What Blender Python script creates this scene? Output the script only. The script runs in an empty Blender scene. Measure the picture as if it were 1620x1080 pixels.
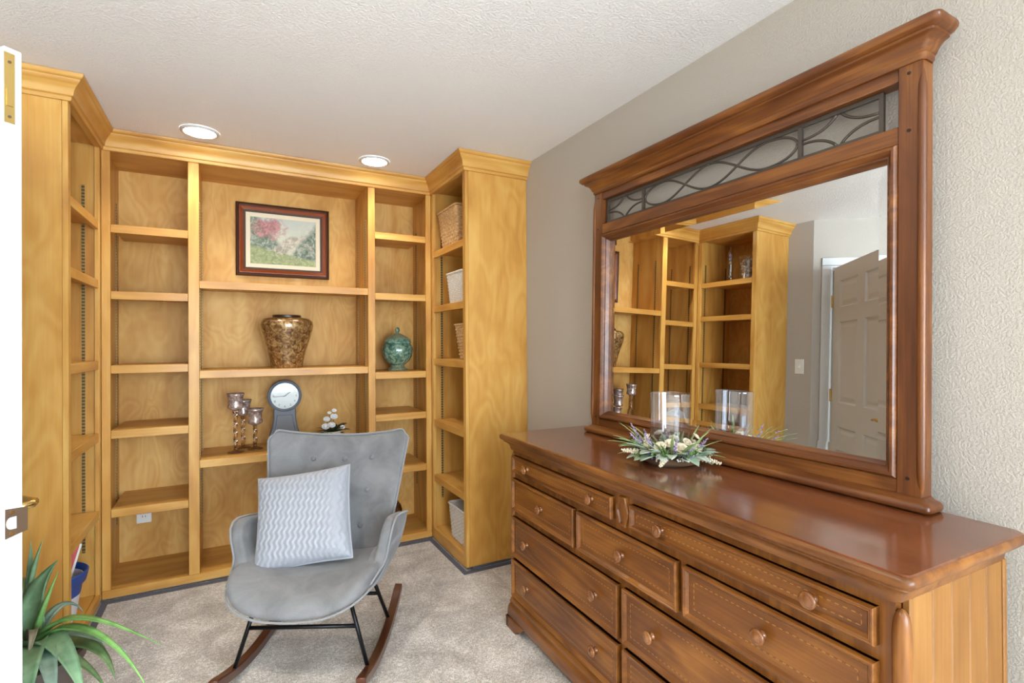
import bpy, bmesh, math, random
from mathutils import Vector, Matrix, Euler
random.seed(7)
sc = bpy.context.scene
COL = sc.collection
PI = math.pi

# ------------------------------------------------------------------ camera
F_PX, YAW, PITCH, ROLL, CAM_Z = 813.22, math.radians(28.5774), math.radians(0.2107), math.radians(-0.2927), 1.3266
cam = bpy.data.cameras.new('camera')
cam.sensor_width = 36.0
cam.lens = F_PX / 1620 * 36.0
cam.clip_start = 0.02
cam_o = bpy.data.objects.new('camera', cam)
COL.objects.link(cam_o)
_d = Vector((math.sin(YAW), math.cos(YAW), 0)); _r = Vector((math.cos(YAW), -math.sin(YAW), 0)); _z = Vector((0, 0, 1))
_f = _d * math.cos(PITCH) + _z * math.sin(PITCH)
_u = -_d * math.sin(PITCH) + _z * math.cos(PITCH)
_R = _r * math.cos(ROLL) + _u * math.sin(ROLL)
_U = -_r * math.sin(ROLL) + _u * math.cos(ROLL)
cm = Matrix.Identity(4)
for i in range(3):
    cm[i][0] = _R[i]; cm[i][1] = _U[i]; cm[i][2] = -_f[i]
cm[2][3] = CAM_Z
cam_o.matrix_world = cm
sc.camera = cam_o

# ------------------------------------------------------------------ world, exposure
SKY_STRENGTH = 23.0
LAMP_W = 3.5
FILL_LAMP_W = 18.0
w = bpy.data.worlds.new('sky'); sc.world = w; w.use_nodes = True
bg = w.node_tree.nodes['Background']
bg.inputs[0].default_value = (0.73, 0.87, 1.0, 1); bg.inputs[1].default_value = SKY_STRENGTH
vs = sc.view_settings
vs.view_transform = 'Standard'; vs.look = 'None'; vs.exposure = 0.10; vs.gamma = 1.0; vs.use_curve_mapping = False

def portal(name, loc, rot, sx, sy):
    l = bpy.data.lights.new(name, 'AREA'); l.shape = 'RECTANGLE'; l.size = sx; l.size_y = sy
    l.cycles.is_portal = True
    o = bpy.data.objects.new(name, l); COL.objects.link(o); o.location = loc; o.rotation_euler = rot
    return o
portal('window_portal', (1.62, -2.4, 1.33), (0, PI / 2, 0), 2.06, 3.0)
portal('window_portal', (0.2, -4.41, 1.33), (PI / 2, 0, 0), 2.6, 2.06)

# ------------------------------------------------------------------ materials
def srgb(r, g, b):
    def f(c):
        c /= 255.0
        return c / 12.92 if c <= 0.04045 else ((c + 0.055) / 1.055) ** 2.4
    return (f(r), f(g), f(b), 1)

class NT:
    def __init__(s, name):
        s.m = bpy.data.materials.new(name); s.m.use_nodes = True
        s.t = s.m.node_tree; s.b = s.t.nodes['Principled BSDF']
    def n(s, typ, **kw):
        nd = s.t.nodes.new(typ)
        for k, v in kw.items():
            if k.startswith('i_'):
                nd.inputs[k[2:].replace('_', ' ')].default_value = v
            else:
                setattr(nd, k, v)
        return nd
    def l(s, a, b): s.t.links.new(a, b)
    def set(s, **kw):
        for k, v in kw.items(): s.b.inputs[k.replace('_', ' ')].default_value = v
    def coords(s, scale=(1, 1, 1), rand=0.0):
        tc = s.n('ShaderNodeTexCoord'); mp = s.n('ShaderNodeMapping'); mp.inputs['Scale'].default_value = scale
        out = tc.outputs['Object']
        if rand:
            oi = s.n('ShaderNodeObjectInfo'); mu = s.n('ShaderNodeMath', operation='MULTIPLY'); s.l(oi.outputs['Random'], mu.inputs[0]); mu.inputs[1].default_value = rand
            va = s.n('ShaderNodeVectorMath', operation='ADD'); s.l(out, va.inputs[0]); s.l(mu.outputs[0], va.inputs[1]); out = va.outputs[0]
        s.l(out, mp.inputs['Vector'])
        return mp.outputs[0]
    def noise(s, vec, scale=1.0, detail=2.0, rough=0.5, dist=0.0):
        nd = s.n('ShaderNodeTexNoise'); nd.inputs['Scale'].default_value = scale; nd.inputs['Detail'].default_value = detail
        nd.inputs['Roughness'].default_value = rough; nd.inputs['Distortion'].default_value = dist
        s.l(vec, nd.inputs['Vector']); return nd.outputs['Fac']
    def math(s, op, a, b=None, c=None):
        nd = s.n('ShaderNodeMath', operation=op)
        for i, x in enumerate((a, b, c)):
            if x is None: continue
            if isinstance(x, (int, float)): nd.inputs[i].default_value = x
            else: s.l(x, nd.inputs[i])
        return nd.outputs[0]
    def ramp(s, fac, stops):
        nd = s.n('ShaderNodeValToRGB'); e = nd.color_ramp.elements
        while len(e) < len(stops): e.new(0.5)
        for i, (p, c) in enumerate(stops): e[i].position = p; e[i].color = c
        s.l(fac, nd.inputs[0]); return nd.outputs[0]
    def mix(s, fac, a, b, mode='MIX'):
        nd = s.n('ShaderNodeMix', data_type='RGBA', blend_type=mode)
        for sock, x in ((nd.inputs[0], fac), (nd.inputs[6], a), (nd.inputs[7], b)):
            if isinstance(x, (int, float)): sock.default_value = x
            elif isinstance(x, tuple): sock.default_value = x
            else: s.l(x, sock)
        return nd.outputs[2]
    def color(s, c): s.l(c, s.b.inputs['Base Color'])
    def bump(s, h, strength=0.2, dist=0.01):
        nd = s.n('ShaderNodeBump'); nd.inputs['Strength'].default_value = strength; nd.inputs['Distance'].default_value = dist
        s.l(h, nd.inputs['Height']); s.l(nd.outputs[0], s.b.inputs['Normal'])

def plain(name, rgb, rough=0.5, metal=0.0, **kw):
    m = NT(name); m.set(Base_Color=srgb(*rgb), Roughness=rough, Metallic=metal, **kw); return m.m

def wood(name, axis, dark, mid, light, stretch=0.16, fig=5.0, rings=9.0, rough=0.35, blotch=0.5, streak=0.5, coat=0.0, ringw=0.5, spec=0.5):
    m = NT(name)
    ax = 'xyz'.index(axis)
    s1 = [fig, fig, fig]; s1[ax] = fig * stretch
    s2 = [140.0] * 3; s2[ax] = 4.0
    s3 = [6.0] * 3; s3[ax] = 2.2
    c1 = m.coords(tuple(s1), 13.0); n1 = m.noise(c1, 1.0, 2.0, 0.45, 0.35)
    r = m.math('SINE', m.math('MULTIPLY', n1, rings * 6.28)); r = m.math('MULTIPLY_ADD', r, 0.5, 0.5)
    n2 = m.noise(m.coords(tuple(s2), 7.0), 1.0, 3.0, 0.6)
    n3 = m.noise(m.coords(tuple(s3), 17.0), 1.0, 3.0, 0.55, 0.6)
    f = m.math('MULTIPLY', r, 0.32 * ringw)
    f = m.math('MULTIPLY_ADD', n2, 0.55 * streak, f)
    f = m.math('MULTIPLY_ADD', n3, 1.1 * blotch, f)
    f = m.math('SUBTRACT', f, (0.16 * ringw + 0.275 * streak + 0.55 * blotch) - 0.5)
    col = m.ramp(f, [(0.22, srgb(*dark)), (0.5, srgb(*mid)), (0.78, srgb(*light))])
    m.color(col); m.set(Roughness=rough, Coat_Weight=coat, Coat_Roughness=0.12)
    m.b.inputs['Specular IOR Level'].default_value = spec
    m.bump(n2, 0.06, 0.002)
    return m.m

MAPLE = ((166, 106, 40), (200, 146, 68), (220, 176, 98))
MP = {a: wood('maple_' + a, a, *MAPLE, fig=4.0, rings=7.0, rough=0.42, blotch=0.5, streak=0.4, ringw=0.45, coat=0.08, spec=0.4) for a in 'xyz'}
PLY = wood('maple_plywood', 'z', *MAPLE, stretch=0.30, fig=4.5, rings=11.0, rough=0.45, blotch=0.55, streak=0.3, ringw=0.26, coat=0.05, spec=0.35)
BACKV_LIT = wood('maple_back_veneer_lit', 'z', (172, 116, 50), (202, 152, 80), (222, 180, 110), stretch=0.45, fig=5.5, rings=12.0, rough=0.5, blotch=0.75, streak=0.2, ringw=0.26, coat=0.0, spec=0.25)  # same maple made paler: the lamps' wash is put into the colour
DRES = ((72, 36, 11), (116, 68, 24), (158, 102, 42))
DW = {a: wood('dresser_wood_' + a, a, *DRES, fig=6.0, rings=8.0, rough=0.36, blotch=0.6, streak=0.6, ringw=0.4, coat=0.15, spec=0.4) for a in 'xyz'}
DTOP = wood('dresser_top_wood', 'y', (80, 38, 18), (112, 60, 32), (144, 86, 50), fig=5.0, rings=8.0, rough=0.2, blotch=0.45, streak=0.6, ringw=0.3, coat=0.6)
DSIDE = wood('dresser_side_wood', 'z', (112, 70, 28), (142, 96, 46), (168, 122, 66), fig=5.0, rings=6.0, rough=0.5, blotch=0.4, streak=0.6, ringw=0.3, coat=0.0, spec=0.3)
MIRW = ((68, 32, 11), (108, 60, 24), (158, 100, 42))
MW = {a: wood('mirror_wood_' + a, a, *MIRW, fig=6.0, rings=8.0, rough=0.38, blotch=0.45, streak=0.7, ringw=0.4, coat=0.12) for a in 'yz'}
WALNUT = wood('rocker_wood', 'y', (48, 22, 12), (78, 40, 24), (104, 58, 36), fig=8, rings=6, rough=0.3, coat=0.3)

def wall_paint(name, rgb, scale=90.0, strength=0.5, dist=0.004):
    m = NT(name); m.set(Base_Color=srgb(*rgb), Roughness=0.85)
    c = m.coords((1, 1, 1)); a = m.noise(c, scale, 2.0, 0.5, 0.25); b = m.noise(c, scale * 2.3, 2.0, 0.5)
    h = m.math('MULTIPLY_ADD', b, 0.35, m.ramp(a, [(0.42, (0, 0, 0, 1)), (0.6, (1, 1, 1, 1))]))
    m.bump(h, strength, dist); return m.m
WALL = wall_paint('wall_paint', (186, 177, 165), 165.0, 0.38, 0.0019)
CEIL = wall_paint('ceiling_paint', (240, 238, 236), 120.0, 0.45, 0.003)
HALLP = wall_paint('hall_paint', (226, 214, 184), 80.0, 0.4, 0.003)
WHITE = plain('white_paint', (206, 205, 203), 0.4)

def carpet():
    m = NT('carpet'); c = m.coords((1, 1, 1))
    fine = m.noise(c, 190.0, 2.0, 0.8); mid = m.noise(c, 75.0, 3.0, 0.7, 0.4); big = m.noise(c, 6.5, 5.0, 0.62, 0.6)
    f = m.math('MULTIPLY_ADD', fine, 0.75, m.math('MULTIPLY_ADD', mid, 0.5, m.math('MULTIPLY', big, 0.45)))
    m.color(m.ramp(f, [(0.60, srgb(122, 110, 98)), (0.85, srgb(188, 177, 164)), (1.08, srgb(244, 236, 226))]))
    m.set(Roughness=0.95, Sheen_Weight=0.3)
    m.bump(m.math('ADD', fine, m.math('MULTIPLY_ADD', big, 0.3, mid)), 0.8, 0.006)
    return m.m
CARPET = carpet()
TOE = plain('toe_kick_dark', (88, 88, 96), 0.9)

def velvet(name, base, light, scale=9.0):
    m = NT(name); c = m.coords((1, 1, 1))
    n = m.noise(c, scale, 3.0, 0.6, 0.5); n2 = m.noise(c, 260.0, 2.0, 0.6)
    m.color(m.ramp(m.math('MULTIPLY_ADD', n2, 0.25, n), [(0.4, srgb(*base)), (0.85, srgb(*light))]))
    m.set(Roughness=0.8, Sheen_Weight=0.25, Sheen_Roughness=0.4); m.bump(n2, 0.15, 0.002); return m.m
VELVET = velvet('grey_velvet', (98, 97, 97), (124, 123, 123))
PIPING = plain('grey_piping', (124, 124, 124), 0.7, Sheen_Weight=0.4)
SATIN = plain('silver_satin', (142, 144, 150), 0.42, Sheen_Weight=0.3)
BLACKM = plain('black_metal', (26, 26, 28), 0.38, 0.6)
BRASS = plain('polished_brass', (222, 190, 118), 0.22, 1.0)
BRONZEP = plain('antique_bronze_plate', (112, 92, 74), 0.42, 0.8)
IRON = plain('pewter_iron', (96, 88, 80), 0.45, 0.65)
PEG = plain('dark_peg', (40, 20, 12), 0.5)
STEEL = plain('shelf_standard_metal', (150, 140, 110), 0.4, 0.85)
MIRROR = plain('mirror_glass', (236, 238, 238), 0.0, 1.0)
BACKB = plain('backing_board', (70, 50, 34), 0.8)
PLASTIC = plain('white_plastic', (236, 234, 228), 0.4)
SLOT = plain('dark_slot', (40, 38, 36), 0.6)

def glass(name, tint=(255, 255, 255), rough=0.02):
    m = NT(name); m.set(Base_Color=srgb(*tint), Roughness=rough, IOR=1.45, Transmission_Weight=1.0)
    return m.m
GLASS = glass('clear_glass')

def thin_glass(name, base=0.05, edge=0.35, tint=(255, 255, 255)):
    m = NT(name); t = m.t
    for nd in list(t.nodes):
        if nd.type != 'OUTPUT_MATERIAL': t.nodes.remove(nd)
    out = [n for n in t.nodes if n.type == 'OUTPUT_MATERIAL'][0]
    tr = t.nodes.new('ShaderNodeBsdfTransparent'); tr.inputs[0].default_value = srgb(*tint)
    gl = t.nodes.new('ShaderNodeBsdfGlossy'); gl.inputs['Roughness'].default_value = 0.04
    lw = t.nodes.new('ShaderNodeLayerWeight'); lw.inputs[0].default_value = 0.5
    p = m.math('POWER', lw.outputs['Facing'], 3.0); fac = m.math('MULTIPLY_ADD', p, edge, base)
    mx = t.nodes.new('ShaderNodeMixShader')
    t.links.new(fac, mx.inputs[0]); t.links.new(tr.outputs[0], mx.inputs[1]); t.links.new(gl.outputs[0], mx.inputs[2]); t.links.new(mx.outputs[0], out.inputs[0])
    return m.m
THIN = thin_glass('thin_clear_glass', 0.13, 0.34, (244, 243, 244))
PANE = thin_glass('window_pane', 0.02, 0.2)

def mottled(name, c1, c2, c3, scale, rough=0.3, metal=0.0, coat=0.0, dist=1.5, bump=0.1):
    m = NT(name); c = m.coords((1, 1, 1)); n = m.noise(c, scale, 5.0, 0.65, dist)
    m.color(m.ramp(n, [(0.36, srgb(*c1)), (0.5, srgb(*c2)), (0.66, srgb(*c3))]))
    m.set(Roughness=rough, Metallic=metal, Coat_Weight=coat); m.bump(n, bump, 0.004); return m.m
BRONZE_VASE = mottled('mottled_bronze', (82, 52, 26), (138, 102, 60), (190, 156, 104), 34.0, 0.26, 0.3, 0.5, 1.2)
GREEN_GLAZE = mottled('green_glaze', (46, 78, 68), (92, 132, 114), (156, 170, 138), 26.0, 0.18, 0.0, 0.6)
GREEN_DARK = mottled('green_glaze_stone', (74, 84, 66), (122, 132, 104), (160, 160, 130), 60.0, 0.4)
MERCURY = mottled('mercury_glass', (138, 114, 104), (178, 156, 146), (220, 204, 194), 60.0, 0.22, 0.45, 0.4, 0.5, 0.2)
BROWN_VASE = mottled('brown_lustre', (56, 28, 14), (96, 56, 32), (140, 92, 60), 14.0, 0.15, 0.5, 0.5)
CLOCK_GREY = plain('blue_grey_paint', (96, 100, 108), 0.42)
CLOCK_FACE = plain('clock_face', (196, 198, 192), 0.3)
INK = plain('clock_ink', (52, 50, 48), 0.5)

def weave(name, c1, c2):
    m = NT(name); n = m.noise(m.coords((60, 60, 160), 5.0), 1.0, 3.0, 0.6)
    m.color(m.ramp(n, [(0.3, srgb(*c1)), (0.7, srgb(*c2))])); m.set(Roughness=0.8); return m.m
TAN_WEAVE = weave('seagrass_weave', (170, 124, 70), (226, 190, 138))
WHITE_WEAVE = weave('white_weave', (206, 198, 186), (240, 236, 228))
TAN_LINER = plain('basket_inside', (120, 84, 46), 0.9)

def leafmat(name, c1, c2, rough=0.45, scale=18.0):
    m = NT(name); n = m.noise(m.coords((1, 1, 1), 9.0), scale, 3.0, 0.6)
    m.color(m.ramp(n, [(0.35, srgb(*c1)), (0.65, srgb(*c2))])); m.set(Roughness=rough); return m.m
ALOE = [leafmat('aloe_green', (96, 132, 96), (128, 162, 122)), leafmat('aloe_bluegreen', (104, 130, 112), (138, 160, 142)),
        leafmat('aloe_bright', (92, 142, 72), (130, 176, 100)), leafmat('aloe_dark', (70, 96, 58), (104, 130, 78)), leafmat('aloe_dry', (112, 108, 90), (140, 134, 112))]
SAGE = [leafmat('sage_leaf', (132, 152, 126), (170, 186, 158)), leafmat('sage_leaf_pale', (158, 172, 156), (196, 206, 188)), leafmat('green_leaf', (96, 132, 66), (140, 170, 96))]
BLADE = leafmat('grass_blade', (128, 152, 90), (178, 192, 136))
CREAM = plain('cream_petal', (222, 208, 180), 0.7)
WPETAL = plain('white_petal', (244, 242, 240), 0.7)
LAV = plain('lavender', (158, 144, 176), 0.7)
BLUEF = plain('blue_flower', (126, 120, 186), 0.7)
TWIG = plain('twig_brown', (96, 70, 48), 0.9)
DKLEAF = leafmat('dark_leaf', (52, 66, 40), (84, 100, 62))
TERRA = plain('plant_pot', (86, 74, 66), 0.6)
SOIL = plain('potting_soil', (52, 38, 28), 0.95)
BLUEP = plain('blue_plastic', (34, 72, 148), 0.4)
WBIN = plain('pale_plastic', (214, 212, 216), 0.45)
REDC = plain('red_cover', (200, 52, 44), 0.5)
PAPER = plain('paper', (240, 236, 226), 0.8)
PAPER2 = plain('cream_paper', (226, 204, 168), 0.8)

# ------------------------------------------------------------------ mesh helpers
class MB:
    def __init__(s): s.v = []; s.f = []
    def add(s, vs_, fs_):
        o = len(s.v); s.v += [tuple(p) for p in vs_]; s.f += [tuple(i + o for i in f) for f in fs_]; return s
    def box(s, x0, x1, y0, y1, z0, z1):
        return s.add([(x0, y0, z0), (x1, y0, z0), (x1, y1, z0), (x0, y1, z0), (x0, y0, z1), (x1, y0, z1), (x1, y1, z1), (x0, y1, z1)],
                     [(0, 3, 2, 1), (4, 5, 6, 7), (0, 1, 5, 4), (1, 2, 6, 5), (2, 3, 7, 6), (3, 0, 4, 7)])
    def ext(s, poly, axis, a0, a1):
        def P(q, a): return (a, q[0], q[1]) if axis == 'x' else (q[0], a, q[1]) if axis == 'y' else (q[0], q[1], a)
        n = len(poly)
        return s.add([P(q, a0) for q in poly] + [P(q, a1) for q in poly],
                     [tuple(range(n)), tuple(range(2 * n - 1, n - 1, -1))] + [(i, (i + 1) % n, n + (i + 1) % n, n + i) for i in range(n)])
    def rings(s, rs, cap0=True, cap1=True, closed=True):
        n = len(rs[0]); vs_ = [p for r in rs for p in r]; fs_ = []
        for k in range(len(rs) - 1):
            for i in range(n if closed else n - 1):
                j = (i + 1) % n; fs_.append((k * n + i, k * n + j, (k + 1) * n + j, (k + 1) * n + i))
        if cap0: fs_.append(tuple(range(n - 1, -1, -1)))
        if cap1: fs_.append(tuple(range((len(rs) - 1) * n, len(rs) * n)))
        return s.add(vs_, fs_)
    def lathe(s, prof, n=32, c=(0, 0, 0), cap0=True, cap1=True, fn=None):
        rs = []
        for r, z in prof:
            ring = []
            for i in range(n):
                a = 2 * PI * i / n; rr = r * (fn(a, z) if fn else 1.0)
                ring.append((c[0] + rr * math.cos(a), c[1] + rr * math.sin(a), c[2] + z))
            rs.append(ring)
        return s.rings(rs, cap0, cap1)
    def tube(s, pts, r, n=8, closed=False):
        pts = [Vector(p) for p in pts]; m = len(pts); rs = []; up = None
        for i, p in enumerate(pts):
            if closed: t = pts[(i + 1) % m] - pts[i - 1]
            else: t = pts[min(i + 1, m - 1)] - pts[max(i - 1, 0)]
            t.normalize()
            if up is None:
                up = Vector((0, 0, 1)) if abs(t.z) < 0.9 else Vector((1, 0, 0))
            x = up - t * up.dot(t)
            if x.length < 1e-5: x = t.orthogonal()
            x.normalize(); up = x; y = t.cross(x)
            rad = r[i] if isinstance(r, (list, tuple)) else r
            rs.append([p + (x * math.cos(2 * PI * k / n) + y * math.sin(2 * PI * k / n)) * rad for k in range(n)])
        if closed: rs.append(rs[0]); return s.rings(rs, False, False)
        return s.rings(rs)
    def slab(s, x0, x1, y0, y1, prof, sides=(1, 1, 1, 1), rad=0.0, seg=1):
        # stacked rectangles offset outwards by a moulding profile [(outset, z)], sides = (-x, +x, -y, +y)
        rs = []
        for o, z in prof:
            a, b, c, d = x0 - o * sides[0], x1 + o * sides[1], y0 - o * sides[2], y1 + o * sides[3]
            if rad <= 0: rs.append([(a, c, z), (b, c, z), (b, d, z), (a, d, z)])
            else:
                ring = []
                for cx, cy, a0 in ((a + rad, c + rad, PI), (b - rad, c + rad, 1.5 * PI), (b - rad, d - rad, 0), (a + rad, d - rad, 0.5 * PI)):
                    for k in range(seg + 1):
                        t = a0 + PI / 2 * k / seg; ring.append((cx + rad * math.cos(t), cy + rad * math.sin(t), z))
                rs.append(ring)
        return s.rings(rs)
    def frame(s, a0, a1, b0, b1, prof, axis='x'):
        # mitred rectangular moulding in the plane normal to axis; prof [(inset, height along axis)]
        rs = []
        for ins, h in prof:
            q = [(a0 + ins, b0 + ins), (a1 - ins, b0 + ins), (a1 - ins, b1 - ins), (a0 + ins, b1 - ins)]
            rs.append([(h, *p) for p in q] if axis == 'x' else [(p[0], h, p[1]) for p in q])
        return s.rings(rs, False, False)
    def mesh(s, name):
        me = bpy.data.meshes.new(name); me.from_pydata(s.v, [], s.f); me.update()
        bm = bmesh.new(); bm.from_mesh(me); bmesh.ops.recalc_face_normals(bm, faces=bm.faces); bm.to_mesh(me); bm.free()
        return me
    def build(s, name, mat, parent=None, loc=(0, 0, 0), rot=(0, 0, 0), smooth=False, bevel=0.0, sub=0, world=False, seg=1, label=None):
        me = s.mesh(name); me.materials.append(mat)
        if world and parent is not None: me.transform(Matrix.Translation(-Vector(world_loc(parent))))
        o = bpy.data.objects.new(name, me); COL.objects.link(o); o.location = loc; o.rotation_euler = rot
        if parent is not None: o.parent = parent
        if smooth: me.polygons.foreach_set('use_smooth', [True] * len(me.polygons))
        if bevel:
            b = o.modifiers.new('bevel', 'BEVEL'); b.width = bevel; b.segments = seg; b.limit_method = 'ANGLE'; b.angle_limit = math.radians(40)
        if sub:
            b = o.modifiers.new('subdivision', 'SUBSURF'); b.levels = sub; b.render_levels = sub
        if smooth == 'auto' or (bevel and not smooth): 
            try: me.set_sharp_from_angle(angle=math.radians(38)); me.polygons.foreach_set('use_smooth', [True] * len(me.polygons)) if smooth == 'auto' else None
            except Exception: pass
        if label: o['label'] = label
        return o

def world_loc(o):
    v = Vector(o.location); p = o.parent
    while p is not None: v = v + Vector(p.location); p = p.parent
    return v

def tag(o, label=None, cat=None, group=None, kind=None):
    for k, v in (('label', label), ('category', cat), ('group', group), ('kind', kind)):
        if v: o[k] = v
    return o
def thing(name, label, cat, loc=(0, 0, 0), rot=(0, 0, 0), group=None, kind=None):
    o = bpy.data.objects.new(name, None); COL.objects.link(o); o.location = loc; o.rotation_euler = rot; o.empty_display_size = 0.1
    return tag(o, label, cat, group, kind)
def struct(name, mb, mat, label, cat, **kw):
    return tag(mb.build(name, mat, **kw), label, cat, None, 'structure')
def copy_part(o, parent, loc=None):
    c = o.copy(); COL.objects.link(c); c.parent = parent
    if loc is not None: c.location = loc
    return c
def bez(p, n):
    p = [Vector(q) for q in p]; out = []
    for i in range(n + 1):
        t = i / n; q = list(p)
        while len(q) > 1: q = [q[k].lerp(q[k + 1], t) for k in range(len(q) - 1)]
        out.append(q[0])
    return out
def arc_pts(cx, cz, r, a0, a1, n): return [(cx + r * math.cos(a0 + (a1 - a0) * i / n), cz + r * math.sin(a0 + (a1 - a0) * i / n)) for i in range(n + 1)]

# ------------------------------------------------------------------ the room
XW, YB, XL, H = 1.612, 3.757, -1.004, 2.44
YF = -4.4
struct('floor', MB().box(-1.95, XW, YF, YB, -0.06, 0.0).box(-3.7, -1.95, 0.7, YB, -0.06, 0.0), CARPET, 'beige plush wall-to-wall carpet', 'floor')
struct('ceiling', MB().box(-2.0, XW + 0.1, YF - 0.1, YB + 0.1, H, H + 0.08).box(-3.7, -2.0, 0.62, YB + 0.1, H, H + 0.08), CEIL, 'pale textured flat ceiling', 'ceiling')
SW0, SW1, SZ0, SZ1 = -3.9, -0.9, 0.3, 2.36
struct('wall_right', MB().box(XW, XW + 0.1, SW1, YB, 0, H).box(XW, XW + 0.1, YF, SW0, 0, H).box(XW, XW + 0.1, SW0, SW1, 0, SZ0).box(XW, XW + 0.1, SW0, SW1, SZ1, H), WALL, 'taupe textured wall behind the dresser mirror', 'wall')
struct('wall_back', MB().box(-3.7, XW, YB, YB + 0.1, 0, H), WALL, 'taupe wall behind the built-in bookcases', 'wall')
struct('wall_left', MB().box(XL - 0.11, XL, 2.53, YB, 0, H), WALL, 'taupe wall strip with the light switch beside the bookcase', 'wall')
struct('wall_side', MB().box(-2.0, -1.902, YF, 1.66, 0, H), WALL, 'taupe side wall beyond the open white door', 'wall')
struct('wall_hall', MB().box(-3.7, -3.6, 0.7, YB, 0, H).box(-3.7, -1.902, 0.62, 0.72, 0, H), HALLP, 'cream wall of the hall outside the door', 'wall')
WX0, WX1, WZ0, WZ1 = -1.75, 1.45, 0.25, 2.38
FW0, FW1 = -1.1, 1.5
struct('wall_front', MB().box(-2.0, FW0, YF - 0.1, YF, 0, H).box(FW1, XW + 0.1, YF - 0.1, YF, 0, H).box(FW0, FW1, YF - 0.1, YF, 0, SZ0).box(FW0, FW1, YF - 0.1, YF, SZ1, H), WALL, 'taupe wall opposite the bookcases', 'wall')
def side_window(name, label, x, y0, y1, n):
    t = thing(name, label, 'window', (x, (y0 + y1) / 2, SZ0), kind='structure'); hw, hh = (y1 - y0) / 2, SZ1 - SZ0
    MB().frame(-hw, hw, 0, hh, [(0, -0.045), (0, 0.045), (0.05, 0.045), (0.05, -0.045), (0, -0.045)], 'x').build('window_frame', WHITE, t)
    wp = 2 * hw / n
    for k in range(1, n): MB().box(-0.03, 0.03, -hw + wp * k - 0.025, -hw + wp * k + 0.025, 0.05, hh - 0.05).build('mullion', WHITE, t)
    for k in range(n): MB().box(-0.002, 0.002, -hw + wp * k + 0.027, -hw + wp * (k + 1) - 0.027, 0.05, hh - 0.05).build('pane', PANE, t)
FWIN = thing('window_2', 'wide white-framed window in the wall opposite the bookcases', 'window', ((FW0 + FW1) / 2, YF - 0.05, SZ0), kind='structure')
_hw, _hh = (FW1 - FW0) / 2, SZ1 - SZ0
MB().frame(-_hw, _hw, 0, _hh, [(0, -0.045), (0, 0.045), (0.05, 0.045), (0.05, -0.045), (0, -0.045)], 'y').build('window_frame', WHITE, FWIN)
for k in (-1, 1): MB().box(k * _hw / 3 - 0.025, k * _hw / 3 + 0.025, -0.03, 0.03, 0.05, _hh - 0.05).build('mullion', WHITE, FWIN)
for k in (-1, 0, 1): MB().box(k * _hw * 2 / 3 - _hw / 3 + 0.027, k * _hw * 2 / 3 + _hw / 3 - 0.027, -0.002, 0.002, 0.05, _hh - 0.05).build('pane', PANE, FWIN)
side_window('fill_window_1', 'added unseen white-framed window in the right wall, lighting the left side of the room', XW + 0.05, SW0, SW1, 3)  # added out of view to brighten the left walls and left return

# angled wall with the doorway: local x along the wall, local y into the room
AW = (XL, 2.53, 0); AR = (0, 0, math.radians(225))
mb = MB().box(0, 0.125, -0.11, 0, 0, H).box(0.125, 1.12, -0.11, 0, 2.065, H).box(1.12, 1.27, -0.11, 0, 0, H)
struct('wall_angled', mb, WALL, 'taupe angled wall around the doorway', 'wall', loc=AW, rot=AR)
tr = thing('trim_1', 'white door casing on the angled wall', 'door trim', AW, AR, kind='structure')
for x0, x1 in ((0.06, 0.125), (1.12, 1.185)):
    MB().box(x0, x1, 0.0, 0.016, 0, 2.065).build('side_casing', WHITE, tr, bevel=0.004)
MB().box(0.06, 1.185, 0.0, 0.016, 2.065, 2.13).build('head_casing', WHITE, tr, bevel=0.004)
MB().box(0.125, 0.14, -0.11, 0.0, 0, 2.05).build('jamb', WHITE, tr)
MB().box(1.105, 1.12, -0.11, 0.0, 0, 2.05).build('jamb', WHITE, tr)
MB().box(0.125, 1.12, -0.11, 0.0, 2.05, 2.065).build('head_jamb', WHITE, tr)

# the door leaf: local x from hinge to free edge, local +y faces the dresser mirror
DL = 0.965
door = thing('door_1', 'open white six-panel door with brass lever', 'door', (-1.075, 2.385, 0), (0, 0, math.atan2(-0.769, 0.64)), kind='structure')
T = 0.0175
z0, z1 = 0.012, 2.035
for x0, x1 in ((0, 0.12), (DL - 0.12, DL)):
    MB().box(x0, x1, -T, T, z0, z1).build('stile', WHITE, door, bevel=0.0015)
rails = [(z0, 0.25), (0.80, 0.98), (1.60, 1.71), (1.92, z1)]
for a, b in rails: MB().box(0.12, DL - 0.12, -T, T, a, b).build('rail', WHITE, door)
mx0, mx1 = DL / 2 - 0.055, DL / 2 + 0.055
for (a, b), (c, d) in zip(rails[:-1], rails[1:]):
    MB().box(mx0, mx1, -T, T, b, c).build('mullion', WHITE, door)
    for x0, x1 in ((0.12, mx0), (mx1, DL - 0.12)):
        q = MB()
        for sgn in (-1, 1):
            q.frame(x0, x1, b, c, [(0, sgn * T * 0.98), (0.012, sgn * 0.006), (0.026, sgn * 0.006), (0.05, sgn * 0.0125)], 'y')
            q.add([(x0 + 0.05, sgn * 0.0125, b + 0.05), (x1 - 0.05, sgn * 0.0125, b + 0.05), (x1 - 0.05, sgn * 0.0125, c - 0.05), (x0 + 0.05, sgn * 0.0125, c - 0.05)], [(0, 1, 2, 3)])
        q.build('panel', WHITE, door)
MB().box(DL, DL + 0.0015, -0.0165, 0.0035, 1.855, 2.022).build('flush_bolt', BRASS, door, bevel=0.0, label='brass flush bolt plate on the door edge')
fb = door.children[-1]
MB().box(DL + 0.0015, DL + 0.004, -0.0125, -0.0005, 1.895, 1.935).build('bolt_slide', BRASS, fb)
for zz in (1.87, 2.0): MB().tube([(DL + 0.001, -0.0065, zz), (DL + 0.0025, -0.0065, zz)], 0.0035, 10).build('screw', BRONZEP, fb)
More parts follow.
